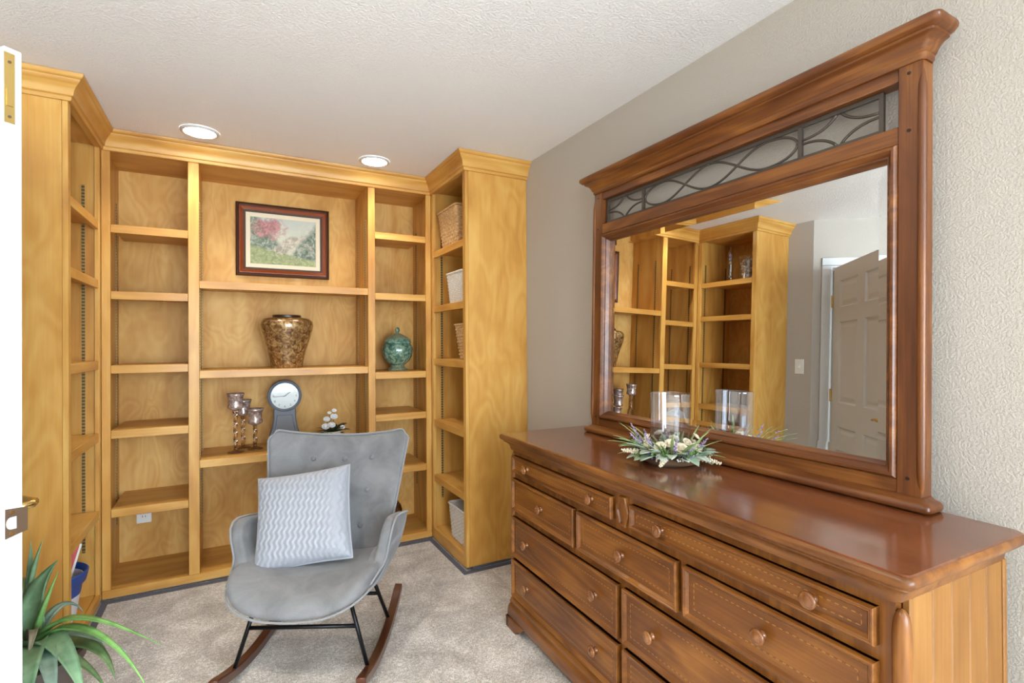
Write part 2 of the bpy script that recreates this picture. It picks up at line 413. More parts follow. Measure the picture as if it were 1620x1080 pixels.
mbp = MB().add([(DL + 0.0005, -0.016, 0.872), (DL + 0.0005, 0.026, 0.882), (DL + 0.0005, 0.026, 0.938), (DL + 0.0005, -0.016, 0.942),
                (DL + 0.003, -0.016, 0.872), (DL + 0.003, 0.026, 0.882), (DL + 0.003, 0.026, 0.938), (DL + 0.003, -0.016, 0.942)],
               [(0, 1, 2, 3), (7, 6, 5, 4), (0, 4, 5, 1), (1, 5, 6, 2), (2, 6, 7, 3), (3, 7, 4, 0)])
sp = mbp.build('strike_plate', BRONZEP, door, label='bronze strike plate on the door edge')
MB().ext([(-0.006 + 0.009 * math.cos(a), 0.907 + 0.014 * math.sin(a)) for a in [PI / 2 + PI * k / 10 for k in range(11)]] + [(0.004, 0.893), (0.004, 0.921)], 'x', DL + 0.003, DL + 0.0042).build('latch_opening', WHITE, sp)
for zz in (0.882, 0.932): MB().tube([(DL + 0.002, -0.004, zz), (DL + 0.0042, -0.004, zz)], 0.004, 10).build('screw', BRASS, sp)
for sgn in (1, -1):
    lv = MB().tube([(DL - 0.062, sgn * T, 0.925), (DL - 0.062, sgn * (T + 0.008), 0.925)], 0.026, 20).build('lever_handle', BRASS, door, smooth='auto')
    MB().tube([(DL - 0.062, sgn * (T + 0.006), 0.925), (DL - 0.062, sgn * (T + 0.05), 0.925), (DL - 0.075, sgn * (T + 0.058), 0.926), (DL - 0.12, sgn * (T + 0.056), 0.929), (DL - 0.175, sgn * (T + 0.05), 0.922)],
              [0.010, 0.010, 0.011, 0.009, 0.007], 10).build('lever_arm', BRASS, lv, smooth=True)
for zz in (0.30, 1.03, 1.77):
    MB().tube([(-0.008, T + 0.006, zz - 0.048), (-0.008, T + 0.006, zz + 0.048)], 0.0075, 10).build('hinge', BRASS, door, smooth='auto')
    MB().box(-0.03, -0.006, T - 0.002, T + 0.003, zz - 0.045, zz + 0.045).build('hinge_leaf', BRASS, door.children[-1])

# ------------------------------------------------------------------ recessed ceiling lights
def downlight(x, y, label, power, col=(1.0, 0.94, 0.85)):
    t = thing('recessed_light', label, 'ceiling light', (x, y, H - 0.012), group='recessed ceiling lights')
    MB().lathe([(0.072, 0.011), (0.073, 0.003), (0.078, 0.0), (0.088, 0.004), (0.090, 0.0115)], 40, cap0=False, cap1=False).build('trim_ring', WHITE, t, smooth=True)
    m = NT('lamp_lens'); m.set(Base_Color=(1, 1, 1, 1), Roughness=0.5); m.b.inputs['Emission Color'].default_value = (1.0, 0.93, 0.82, 1); m.b.inputs['Emission Strength'].default_value = 18.0
    MB().lathe([(0.0, 0.002), (0.03, 0.0022), (0.073, 0.0035), (0.074, 0.011)], 40, cap0=False, cap1=False).build('lens', m.m, t, smooth=True)
    l = bpy.data.lights.new('lamp', 'AREA'); l.shape = 'DISK'; l.size = 0.11; l.energy = power; l.color = col; l.spread = math.radians(115)
    o = bpy.data.objects.new('lamp', l); COL.objects.link(o); o.parent = t; o.location = (0, 0, -0.004)
    return t
downlight(-0.144, 3.125, 'round recessed ceiling light above the left shelf column', LAMP_W)
downlight(0.763, 3.135, 'round recessed ceiling light above the right shelf column', LAMP_W)
downlight(-0.55, 0.95, 'added unseen recessed fill light over the floor in front of the rocking chair', FILL_LAMP_W)  # unseen lamp added to fill the middle of the room
downlight(-0.55, -1.0, 'added unseen recessed fill light behind the viewpoint', FILL_LAMP_W)  # second fill lamp, added outside the camera view
downlight(-2.4, 2.5, 'round recessed ceiling light in the hall outside the door', LAMP_W * 2.0)

# ------------------------------------------------------------------ built-in bookcases
FY, LX, RX = 3.3456, -0.594, 1.196          # face-frame planes
LY, RY = 2.745, 2.761                       # end panels of the two returns
BYK = 3.74                                  # back panel
TOP = 2.35
CROWN = [(0.0, 2.338), (0.010, 2.338), (0.013, 2.343), (0.013, 2.352), (0.017, 2.356), (0.021, 2.357), (0.022, 2.364), (0.024, 2.376), (0.031, 2.390), (0.041, 2.402), (0.048, 2.409), (0.050, 2.418), (0.055, 2.420), (0.059, 2.424), (0.0624, 2.431), (0.0624, 2.4385), (0.0, 2.4385)]
def crown(parent, p, q, mp, mq, mat):
    mb = MB()
    rs = [[(c[0] + m[0] * o, c[1] + m[1] * o, z) for o, z in CROWN] for c, m in ((p, mp), (q, mq))]
    mb.rings(rs)
    return mb.build('crown_moulding', mat, parent, world=True, smooth='auto')
def std_strip(parent, kind, a, b, c0, sgn):
    # metal shelf standard: kind 'y' = strip on a panel facing +-Y at Y=c0; 'x' = on a panel facing +-X
    mb = MB()
    if kind == 'y': mb.box(a - 0.0065, a + 0.0065, min(c0, c0 + sgn * 0.004), max(c0, c0 + sgn * 0.004), b[0], b[1])
    else: mb.box(min(c0, c0 + sgn * 0.004), max(c0, c0 + sgn * 0.004), a - 0.0065, a + 0.0065, b[0], b[1])
    return mb.build('shelf_standard', SLOTTED, parent, world=True)
def slotted():
    m = NT('slotted_standard'); c = m.coords((1, 1, 60)); sx = m.n('ShaderNodeSeparateXYZ'); m.l(c, sx.inputs[0])
    fr = m.math('FRACT', sx.outputs['Z']); g = m.math('GREATER_THAN', fr, 0.55)
    m.color(m.mix(g, srgb(150, 128, 80), srgb(92, 74, 42))); m.set(Metallic=0.6, Roughness=0.45); return m.m
SLOTTED = slotted()

bk = thing('bookcase', 'long maple built-in bookcase across the back wall with picture bay', 'bookcase', (0.30, 3.55, 0), group='maple built-in bookcases')
bl = thing('bookcase', 'maple built-in bookcase return on the left, beside the door', 'bookcase', (-0.80, 3.05, 0), group='maple built-in bookcases')
br = thing('bookcase', 'maple built-in bookcase return at the right wall, holding woven baskets', 'bookcase', (1.40, 3.05, 0), group='maple built-in bookcases')
BASE = 0.0574
def W(mb, name, mat, par, **kw): return mb.build(name, mat, par, world=True, bevel=kw.pop('bevel', 0.0015), **kw)
# --- back unit
W(MB().box(LX, RX + 0.02, BYK, BYK + 0.012, 0.02, 2.43), 'back_panel', BACKV_LIT, bk, bevel=0)
for x0, x1 in ((LX + 0.001, -0.5555), (-0.2116, -0.160), (0.771, 0.815), (1.159, RX - 0.001)):
    W(MB().box(x0, x1, FY, FY + 0.02, BASE, TOP), 'stile', MP['z'], bk)
for x0, x1 in ((LX, -0.581), (-0.2096, -0.162), (0.773, 0.813), (1.194, RX + 0.012)):
    W(MB().box(x0, x1, FY + 0.0205, BYK, BASE, TOP), 'upright_panel', MP['z'], bk, bevel=0)
W(MB().box(LX + 0.001, RX - 0.001, FY, FY + 0.02, 0.014, BASE), 'bottom_rail', MP['x'], bk)
W(MB().box(LX, RX, FY + 0.021, BYK, 0.03, BASE), 'bottom_board', MP['x'], bk)
W(MB().box(LX + 0.03, RX - 0.03, FY + 0.022, FY + 0.034, 0.0, 0.03), 'toe_kick', TOE, bk, bevel=0)
W(MB().box(LX, RX, FY, FY + 0.02, 2.338, 2.43), 'top_rail', MP['x'], bk)
W(MB().box(LX, RX, FY + 0.021, BYK, TOP, TOP + 0.015), 'top_board', MP['x'], bk, bevel=0)
def shelf_row(par, x0, x1, zs, mat):
    first = None
    for z in zs:
        if first is None:
            mb = MB().ext([(FY + 0.003, z - 0.043), (FY + 0.003, z), (BYK - 0.001, z), (BYK - 0.001, z - 0.021), (FY + 0.024, z - 0.021), (FY + 0.024, z - 0.043)], 'x', x0 + 0.001, x1 - 0.001)
            first = W(mb, 'shelf', mat, par); zf = z
        else: copy_part(first, par, (0, 0, z - zf))
shelf_row(bk, -0.5555, -0.2116, (1.9588, 1.6103, 1.2223, 0.8832, 0.472), MP['x'])
shelf_row(bk, -0.160, 0.771, (1.6852, 1.1827, 0.684), MP['x'])
shelf_row(bk, 0.815, 1.159, (2.0544, 1.6584, 1.1416, 0.866, 0.513), MP['x'])
for xx, sg in ((-0.581, 1), (-0.2096, -1), (-0.162, 1), (0.773, -1), (0.813, 1), (1.194, -1)):
    for yy in (3.43, 3.66): std_strip(bk, 'x', yy, (0.30, 2.14), xx, sg)
crown(bk, (LX, FY), (RX, FY), (1, -1), (-1, -1), MP['x'])
# --- returns
def ret(par, face, sgn, wallx, y0, zs, base, basein):
    # sgn: direction from the face towards the wall
    xa, xb = sorted((face, wallx)); fx0, fx1 = sorted((face, face + sgn * 0.02)); ix0, ix1 = sorted((face + sgn * 0.0205, wallx))
    W(MB().box(ix0, ix1, y0, y0 + 0.019, 0.02, 2.43), 'end_panel', PLY, par)
    W(MB().box(fx0, fx1, y0 - 0.0005, y0 + 0.038, 0.02, TOP), 'stile', MP['z'], par)
    W(MB().box(fx0, fx1, FY - 0.036, FY - 0.001, 0.02, TOP), 'stile', MP['z'], par)
    W(MB().box(ix0, ix1, FY - 0.0245, FY - 0.0012, 0.02, TOP), 'side_panel', MP['z'], par, bevel=0)
    wb = sorted((wallx, wallx - sgn * 0.012)); W(MB().box(wb[0], wb[1], y0 + 0.02, FY - 0.025, 0.02, 2.43), 'back_panel', BACKV_LIT, par, bevel=0)
    W(MB().box(fx0, fx1, y0 + 0.0385, FY - 0.0365, 0.014, base), 'bottom_rail', MP['y'], par)
    W(MB().box(ix0, ix1, y0 + 0.02, FY - 0.025, base - 0.02, base), 'bottom_board', MP['y'], par)
    t0 = sorted((face + sgn * 0.022, face + sgn * 0.034)); W(MB().box(t0[0], t0[1], y0 + 0.02, FY - 0.03, 0, 0.03), 'toe_kick', TOE, par, bevel=0)
    W(MB().box(ix0 + 0.02, ix1, y0 + 0.008, y0 + 0.018, 0, 0.02), 'toe_kick', TOE, par, bevel=0)
    W(MB().box(fx0, fx1, y0, FY - 0.001, 2.338, 2.43), 'top_rail', MP['y'], par)
    W(MB().box(ix0, ix1, y0 + 0.02, FY - 0.025, TOP, TOP + 0.015), 'top_board', MP['y'], par, bevel=0)
    first = None
    for z in zs:
        if first is None:
            f0 = face + sgn * 0.003; f1 = face + sgn * 0.024; f2 = wallx - sgn * 0.013
            mb = MB().ext([(f0, z - 0.043), (f0, z), (f2, z), (f2, z - 0.021), (f1, z - 0.021), (f1, z - 0.043)], 'y', y0 + 0.039, FY - 0.037)
            first = W(mb, 'shelf', MP['y'], par); zf = z
        else: copy_part(first, par, (0, 0, z - zf))
    for xx in (face + sgn * 0.066, face + sgn * 0.33):
        std_strip(par, 'y', xx, (0.28, 2.14), FY - 0.0245, -1); std_strip(par, 'y', xx, (0.28, 2.14), y0 + 0.019, 1)
ret(bl, LX, -1, XL + 0.001, LY, (1.962, 1.660, 1.248, 0.878, 0.485), 0.0574, 0.0574)
ret(br, RX, 1, XW - 0.001, RY, (1.948, 1.580, 1.226, 0.815, 0.443), 0.085, 0.085)
crown(bl, (XL + 0.001, LY), (LX, LY), (0, -1), (1, -1), MP['x']); crown(bl, (LX, LY), (LX, FY), (1, -1), (1, -1), MP['y'])
crown(br, (RX, FY), (RX, RY), (-1, -1), (-1, -1), MP['y']); crown(br, (RX, RY), (XW - 0.001, RY), (-1, -1), (0, -1), MP['x'])

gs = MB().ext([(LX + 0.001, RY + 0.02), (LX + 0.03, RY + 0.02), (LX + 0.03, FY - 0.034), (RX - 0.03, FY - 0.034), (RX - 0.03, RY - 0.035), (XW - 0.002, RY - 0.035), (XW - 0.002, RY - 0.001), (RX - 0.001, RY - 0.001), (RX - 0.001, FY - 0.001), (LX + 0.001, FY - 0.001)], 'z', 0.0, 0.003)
struct('floor_strip', gs, TOE, 'dark grey floor strip along the foot of the bookcases', 'floor trim')  # thin dark strip lying on the floor along the bookcase fronts
# ------------------------------------------------------------------ wall plates
ot = thing('wall_outlet', 'white electrical outlet low in the left shelf column', 'outlet', (-0.462, BYK, 0.33))
MB().box(-0.037, 0.037, -0.006, 0, -0.058, 0.058).build('cover_plate', PLASTIC, ot, bevel=0.002)
for zz in (-0.02, 0.02):
    so = MB().box(-0.017, 0.017, -0.008, -0.006, zz - 0.014, zz + 0.014).build('socket', PLASTIC, ot, bevel=0.001)
    for xx in (-0.007, 0.007): MB().box(xx - 0.0015, xx + 0.0015, -0.0085, -0.008, zz - 0.004, zz + 0.006).build('slot', SLOT, so)
sw = thing('light_switch', 'white toggle light switch on the taupe wall beside the left bookcase', 'light switch', (XL, 2.627, 1.245))
MB().box(0, 0.006, -0.038, 0.038, -0.06, 0.06).build('cover_plate', PLASTIC, sw, bevel=0.002)
MB().ext([(0.006, -0.012), (0.018, 0.004), (0.018, 0.01), (0.006, 0.012)], 'y', -0.005, 0.005).build('toggle', PLASTIC, sw)

# ------------------------------------------------------------------ dresser (local x = towards the wall, local y = along the wall, away from the window)
DR = thing('dresser', 'wide brown wooden dresser with moulded drawers and round knobs, under the mirror', 'dresser', (1.543, 0.462, 0), (0, 0, math.radians(-1.6)))
CX, CY0, CY1 = -0.430, 0.036, 1.646
MB().box(CX, -0.004, CY0 + 0.006, CY1, 0.11, 0.84).build('carcass', DW['z'], DR)
MB().slab(-0.440, 0.0, CY0, CY1, [(-0.004, 0.832), (0.006, 0.832), (0.009, 0.838), (0.010, 0.846), (0.013, 0.853), (0.019, 0.860), (0.027, 0.866), (0.033, 0.869), (0.033, 0.8735), (0.041, 0.8765), (0.0465, 0.883), (0.048, 0.890), (0.0465, 0.896), (0.042, 0.9005)], (1, 0, 1, 1), 0.018, 4).build('cornice', DW['y'], DR, smooth='auto')
MB().slab(-0.440, 0.0, CY0, CY1, [(0.040, 0.9), (0.042, 0.9008), (0.037, 0.903)], (1, 0, 1, 1), 0.018, 4).build('top', DTOP, DR)
MB().slab(CX, -0.004, CY0, CY1, [(0.0, 0.148), (0.010, 0.143), (0.016, 0.132), (0.018, 0.122), (0.016, 0.112), (0.021, 0.106), (0.024, 0.098), (0.027, 0.060), (0.024, 0.052), (0.0, 0.05)], (1, 0, 1, 1), 0.012, 3).build('base_moulding', DW['y'], DR, smooth='auto')
# bracket feet
def foot(y, d):
    pts = [(0, 0.0), (0, 0.052), (d * 0.16, 0.052), (d * 0.15, 0.036), (d * 0.135, 0.026), (d * 0.115, 0.022), (d * 0.105, 0.012), (d * 0.095, 0.0)]
    f = MB().ext([(y + p[0], p[1]) for p in pts], 'x', CX - 0.030, CX).build('foot', DW['y'], DR, bevel=0.003)
    xs = [(CX - 0.030, 0.0), (CX - 0.030, 0.052), (CX + 0.12, 0.052), (CX + 0.11, 0.03), (CX + 0.08, 0.02), (CX + 0.07, 0.0)]
    y0_, y1_ = sorted((y, y + d * 0.03)); MB().ext(xs, 'y', y0_, y1_).build('foot_side', DW['x' if 'x' in DW else 'y'], f, bevel=0.003)
    bx = [(-0.13, 0.0), (-0.15, 0.052), (-0.004, 0.052), (-0.004, 0.0)]
    MB().ext(bx, 'y', y0_, y1_).build('foot', DW['y'], DR, bevel=0.003)
foot(CY0 - 0.030, 1); foot(CY1 + 0.030, -1)
# corner columns with tapered stops
for yy in (CY0 - 0.002, CY1 + 0.002):
    MB().lathe([(0.0, 0.0), (0.006, 0.002), (0.012, 0.012), (0.0155, 0.030), (0.0165, 0.05), (0.0165, 0.605), (0.0155, 0.624), (0.012, 0.640), (0.006, 0.650), (0.0, 0.653)], 20, (CX + 0.006, yy, 0.165), False, False).build('corner_column', DW['z'], DR, smooth=True)
# end planks
n_pl = 5; px0, px1 = -0.395, -0.02
for k in range(n_pl):
    a = px0 + (px1 - px0) * k / n_pl; b = px0 + (px1 - px0) * (k + 1) / n_pl
    MB().box(a + 0.0004, b - 0.0004, CY0 - 0.006, CY0 + 0.005, 0.14, 0.834).build('plank', DSIDE, DR, bevel=0.0035, seg=1)
MB().box(CX + 0.02, px0, CY0 - 0.009, CY0 + 0.005, 0.14, 0.834).build('end_stile', DSIDE, DR, bevel=0.002)
MB().box(px1, -0.004, CY0 - 0.009, CY0 + 0.005, 0.14, 0.834).build('end_stile', DSIDE, DR, bevel=0.002)
INLAY = NT('dotted_inlay'); _c = INLAY.coords((120, 120, 120)); _ck = INLAY.n('ShaderNodeTexChecker'); INLAY.l(_c, _ck.inputs['Vector']); _ck.inputs['Scale'].default_value = 1.0
INLAY.color(INLAY.mix(_ck.outputs['Fac'], srgb(170, 116, 56), srgb(112, 66, 28))); INLAY.set(Roughness=0.4); INLAY = INLAY.m
KNOBW = wood('knob_wood', 'x', (84, 44, 18), (124, 74, 34), (164, 110, 62), fig=14, rings=5, rough=0.22, coat=0.5)
knob_me = None
def drawer(y0, y1, z0, z1, knobs):
    global knob_me
    yc, zc = (y0 + y1) / 2, (z0 + z1) / 2
    hy, hz = (y1 - y0) / 2, (z1 - z0) / 2
    d = MB().box(-0.012, 0.0, -hy, hy, -hz, hz).build('drawer', DW['y'], DR, (CX, yc, zc), bevel=0.001)
    MB().frame(-hy, hy, -hz, hz, [(0, 0.0), (0.0, -0.019), (0.0025, -0.0225), (0.006, -0.0225), (0.008, -0.0205), (0.0105, -0.0205), (0.0125, -0.0175), (0.0165, -0.0125), (0.0165, -0.011)], 'x').build('moulding', DW['y'], d, smooth='auto')
    q = MB(); i = 0.034; t = 0.002
    if hz < 0.05: i = 0.026
    for a0, a1, b0, b1 in ((-hy + i, hy - i, hz - i - t, hz - i), (-hy + i, hy - i, -hz + i, -hz + i + t), (-hy + i, -hy + i + t, -hz + i, hz - i), (hy - i - t, hy - i, -hz + i, hz - i)):
        q.box(-0.0126, -0.0118, a0, a1, b0, b1)
    q.build('inlay', INLAY, d)
    for ky in knobs:
        if knob_me is None:
            prof = [(0.011, 0.0), (0.0115, 0.002), (0.008, 0.005), (0.0072, 0.010), (0.010, 0.0135), (0.0165, 0.016), (0.0195, 0.0195), (0.0195, 0.0225), (0.0175, 0.0250), (0.0150, 0.0262), (0.0135, 0.0258), (0.0115, 0.0268), (0.0070, 0.0292), (0.0, 0.030)]
            k = MB().lathe(prof, 24, (0, 0, 0), True, False)
            k.v = [(-z, x, y) for x, y, z in k.v]
            o = k.build('knob', KNOBW, d, (-0.012, ky - yc, 0), smooth=True); knob_me = o
        else:
            o = knob_me.copy(); COL.objects.link(o); o.parent = d; o.location = (-0.012, ky - yc, 0)
drawer(0.889, 1.624, 0.732, 0.808, (1.488, 1.009)); drawer(0.070, 0.796, 0.732, 0.808, (0.659, 0.196))
drawer(1.120, 1.630, 0.556, 0.701, (1.369,)); drawer(0.593, 1.097, 0.556, 0.701, (0.842,)); drawer(0.070, 0.569, 0.556, 0.701, (0.321,))
drawer(0.860, 1.633, 0.345, 0.524, (1.496, 0.990)); drawer(0.070, 0.836, 0.345, 0.524, (0.700, 0.200))
drawer(0.860, 1.634, 0.155, 0.325, (1.494, 0.988)); drawer(0.070, 0.836, 0.155, 0.325, (0.700, 0.200))
hexo = [(0.809, 0.772), (0.826, 0.820), (0.858, 0.820), (0.876, 0.772), (0.858, 0.722), (0.826, 0.722)]
hx = MB()
rs = []
for s_, h in ((1.0, 0.0), (1.0, -0.010), (0.9, -0.014), (0.72, -0.013), (0.62, -0.007)):
    rs.append([(CX + h, 0.8425 + (p[0] - 0.8425) * s_, 0.771 + (p[1] - 0.771) * (1 - (1 - s_) * 0.6)) for p in hexo])
hx.rings(rs).build('lozenge_ornament', DW['z'], DR)

# ------------------------------------------------------------------ dresser mirror
al, ta = math.radians(0.4), math.radians(1.36)
A_ = Vector((math.sin(al), math.cos(al), 0)); N_ = Vector((-math.cos(al) * math.cos(ta), math.sin(al) * math.cos(ta), math.sin(ta)))
X_ = -N_; Z_ = X_.cross(A_)
mm = Matrix((X_, A_, Z_)).transposed()
MR = thing('dresser_mirror', 'large landscape mirror in carved brown wooden frame with metal scrollwork', 'mirror', (1.5382, 1.308, 0.9035), mm.to_euler())
PO, PI_, XF, XB = 0.672, 0.617, -0.034, 0.018
for s_ in (-1, 1):
    a, b = sorted((s_ * PO, s_ * PI_))
    po = MB().box(XF, XB, a, b, 0.03, 1.15).build('post', MW['z'], MR, bevel=0.002)
    MB().lathe([(0.0, 0), (0.004, 0.01), (0.010, 0.05), (0.0105, 0.09), (0.0105, 0.99), (0.010, 1.03), (0.004, 1.07), (0, 1.08)], 14, (XF + 0.005, s_ * (PO - 0.002), 0.035), False, False).build('edge_bead', MW['z'], po, smooth=True)
    for zz in (0.075, 0.962, 1.11): MB().tube([(XF - 0.001, s_ * 0.642, zz), (XF + 0.004, s_ * 0.642, zz)], 0.0045, 10).build('peg', PEG, po)
MB().box(XF + 0.004, XB, -PI_, PI_, 1.100, 1.15).build('top_rail', MW['y'], MR, bevel=0.002)
MB().box(XF + 0.004, XB, -PI_, PI_, 0.936, 0.982).build('middle_rail', MW['y'], MR, bevel=0.002)
MB().box(XF + 0.004, XB, -PI_, PI_, 0.03, 0.069).build('bottom_rail', MW['y'], MR, bevel=0.002)
MB().slab(XF, XB, -PO, PO, [(-0.004, 1.132), (0.005, 1.132), (0.009, 1.138), (0.009, 1.148), (0.014, 1.152), (0.017, 1.160), (0.024, 1.171), (0.032, 1.178), (0.040, 1.181), (0.040, 1.187), (0.050, 1.190), (0.057, 1.197), (0.059, 1.204), (0.057, 1.211), (0.050, 1.216), (0.03, 1.217)], (1, 0, 1, 1), 0.016, 4).build('cornice', MW['y'], MR, smooth='auto')
MB().slab(XF, XB, -PO, PO, [(0.020, 0.0), (0.026, 0.003), (0.029, 0.010), (0.028, 0.018), (0.022, 0.024), (0.012, 0.026), (0.008, 0.030), (0.0, 0.034)], (1, 0, 1, 1), 0.012, 4).build('plinth', MW['y'], MR, smooth='auto')
mo = MB().frame(-PI_, PI_, 0.069, 0.936, [(0, 0.0), (0.0, -0.030), (0.002, -0.036), (0.007, -0.041), (0.013, -0.041), (0.018, -0.036), (0.021, -0.029), (0.024, -0.026), (0.028, -0.026), (0.0305, -0.021), (0.0335, -0.010), (0.036, -0.008), (0.036, 0.002)], 'x').build('inner_moulding', MW['y'], MR, smooth='auto')
ga, gu0, gu1, bw, bd = 0.5815, 0.1045, 0.9005, 0.025, 0.00085
gl = MB()
O4 = [(-bd, -ga, gu0), (-bd, ga, gu0), (-bd, ga, gu1), (-bd, -ga, gu1)]
I4 = [(0, -ga + bw, gu0 + bw), (0, ga - bw, gu0 + bw), (0, ga - bw, gu1 - bw), (0, -ga + bw, gu1 - bw)]
gl.add(O4 + I4, [(4, 5, 6, 7), (0, 1, 5, 4), (1, 2, 6, 5), (2, 3, 7, 6), (3, 0, 4, 7)])
gl.build('bevelled_glass', MIRROR, MR, label='bevelled silver mirror glass')
MB().box(0.004, 0.014, -0.612, 0.612, 0.075, 0.93).build('backing', BACKB, MR)
# metal scrollwork
GX = -0.006; g0, g1, gz0, gz1 = -0.572, 0.606, 0.984, 1.098
gr = MB().frame(g0, g1, gz0, gz1, [(0, GX - 0.005), (0.012, GX - 0.005), (0.012, GX + 0.005), (0, GX + 0.005), (0, GX - 0.005)], 'x').build('scrollwork', IRON, MR, label='dark metal scrollwork panel')
for a in (0.362, -0.337): MB().box(GX - 0.005, GX + 0.005, a - 0.0065, a + 0.0065, gz0 + 0.006, gz1 - 0.006).build('scroll_divider', IRON, gr)
zm, zt_, zb_ = (gz0 + gz1) / 2, gz1 - 0.012, gz0 + 0.012
def wire(pts): return MB().tube([(GX, a, z) for a, z in pts], 0.0042, 8).build('scroll_wire', IRON, gr, smooth=True)
def q2(p, c, q, n=12): return [((1 - t) ** 2 * p[0] + 2 * t * (1 - t) * c[0] + t * t * q[0], (1 - t) ** 2 * p[1] + 2 * t * (1 - t) * c[1] + t * t * q[1]) for t in [i / n for i in range(n + 1)]]
for a0, a1 in ((0.370, 0.594), (-0.560, -0.345)):
    ac = (a0 + a1) / 2
    for e in (a0, a1):
        for zz in (zt_, zb_): wire(q2((e, zm + (0.006 if zz == zt_ else -0.006)), (ac * 0.62 + e * 0.38, zm + (zz - zm) * 0.12), (ac + (e - ac) * 0.06, zz)))
ca = 0.0125; hl = 0.339
for sg in (1, -1):
    for half in (1, -1):
        pts = []
        for i in range(41):
            t = i / 40           # from the rounded outer end to the central cusp
            x = hl * (1 - t) if t > 0 else hl
            zz = sg * (zt_ - zm) * math.sin(min(1.0, (t / 0.27)) * PI / 2) if t < 0.27 else sg * (zt_ - zm) * math.cos((t - 0.27) / 0.73 * PI)
            x = hl * (1 - 0.30 * (1 - math.cos(min(t / 0.27, 1) * PI / 2))) if t < 0.27 else hl * 0.70 * (1 - (t - 0.27) / 0.73)
            pts.append((ca + half * x, zm + zz * 0.97))
        wire(pts)

# ------------------------------------------------------------------ framed picture
def painting():
    m = NT('garden_painting'); tc = m.n('ShaderNodeTexCoord'); sx = m.n('ShaderNodeSeparateXYZ'); m.l(tc.outputs['Object'], sx.inputs[0])
    X, Z = sx.outputs['X'], sx.outputs['Z']
    c = m.coords((1, 1, 1)); n = m.noise(c, 14.0, 5.0, 0.65, 1.0); n2 = m.noise(c, 38.0, 4.0, 0.65, 1.0)
    sky = m.ramp(m.math('MULTIPLY_ADD', n, 0.5, m.math('MULTIPLY', Z, 1.5)), [(0.2, srgb(206, 204, 178)), (0.5, srgb(178, 186, 176))])
    fol = m.ramp(n2, [(0.35, srgb(70, 86, 72)), (0.5, srgb(118, 132, 106)), (0.62, srgb(170, 172, 158)), (0.72, srgb(196, 120, 110))])
    lawn = m.ramp(n2, [(0.35, srgb(118, 132, 84)), (0.6, srgb(160, 166, 112)), (0.75, srgb(188, 186, 140))])
    path = m.ramp(n2, [(0.4, srgb(150, 142, 122)), (0.6, srgb(204, 194, 172))])
    def soft(v, e0, e1): return m.n('ShaderNodeMapRange', i_From_Min=e0, i_From_Max=e1), v
    def step(v, e0, e1):
        nd = m.n('ShaderNodeMapRange'); nd.inputs['From Min'].default_value = e0; nd.inputs['From Max'].default_value = e1; m.l(v, nd.inputs['Value']); return nd.outputs[0]
    wob = m.math('MULTIPLY_ADD', m.math('ADD', n, n2), 0.11, -0.11)
    ax = m.math('ABSOLUTE', m.math('ADD', X, -0.03))
    side = m.math('ADD', m.math('MULTIPLY_ADD', ax, 1.25, m.math('MULTIPLY', Z, -0.9)), wob)     # foliage banks left and right
    col = m.mix(step(side, 0.06, 0.11), sky, fol)
    dx = m.math('POWER', m.math('ADD', X, 0.085), 2.0); dz = m.math('POWER', m.math('ADD', Z, -0.085), 2.0)
    col = m.mix(step(m.math('ADD', m.math('MULTIPLY', m.math('MULTIPLY_ADD', dz, 2.0, dx), -7.0), m.math('MULTIPLY', wob, 2.6)), -0.09, -0.01), col, m.ramp(n2, [(0.4, srgb(140, 82, 84)), (0.6, srgb(190, 132, 126))]))
    pth = m.math('ADD', m.math('ABSOLUTE', m.math('MULTIPLY_ADD', Z, -1.1, m.math('ADD', X, -0.04))), m.math('MULTIPLY', wob, 0.4))
    col = m.mix(m.math('MULTIPLY', step(pth, 0.06, 0.04), step(Z, 0.05, 0.03)), col, path)
    lw = m.math('ADD', Z, m.math('MULTIPLY_ADD', wob, 0.5, m.math('MULTIPLY', m.math('ADD', X, 0.1), 0.22)))
    col = m.mix(step(lw, -0.05, -0.065), col, lawn)
    m.color(col); m.set(Roughness=0.5); return m.m
pc = thing('framed_picture', 'landscape garden painting in a dark brown stepped frame', 'picture', (0.306, BYK, 1.772))
pw, ph = 0.284, 0.472
MB().frame(-pw, pw, 0, ph, [(0, 0.0), (0, -0.022), (0.006, -0.028), (0.012, -0.030), (0.016, -0.026), (0.020, -0.024)], 'y').build('outer_frame', plain('dark_frame', (62, 36, 26), 0.3, Coat_Weight=0.3), pc)
MB().frame(-pw, pw, 0, ph, [(0.0195, -0.0235), (0.026, -0.025), (0.040, -0.018), (0.0445, -0.016)], 'y').build('frame_band', plain('burl_band', (128, 58, 24), 0.25, Coat_Weight=0.4), pc)
MB().frame(-pw, pw, 0, ph, [(0.0445, -0.016), (0.046, -0.018), (0.0485, -0.016), (0.058, -0.009)], 'y').build('inner_lip', plain('grey_lip', (84, 74, 68), 0.35), pc)
MB().frame(-pw, pw, 0, ph, [(0.0575, -0.010), (0.062, -0.011), (0.082, -0.006), (0.084, -0.004)], 'y').build('linen_liner', plain('linen_liner', (226, 214, 186), 0.8), pc)
MB().box(-pw + 0.084, pw - 0.084, -0.004, -0.0015, -(ph / 2 - 0.084), ph / 2 - 0.084).build('canvas', painting(), pc, (0, 0, ph / 2), label='painted garden scene')

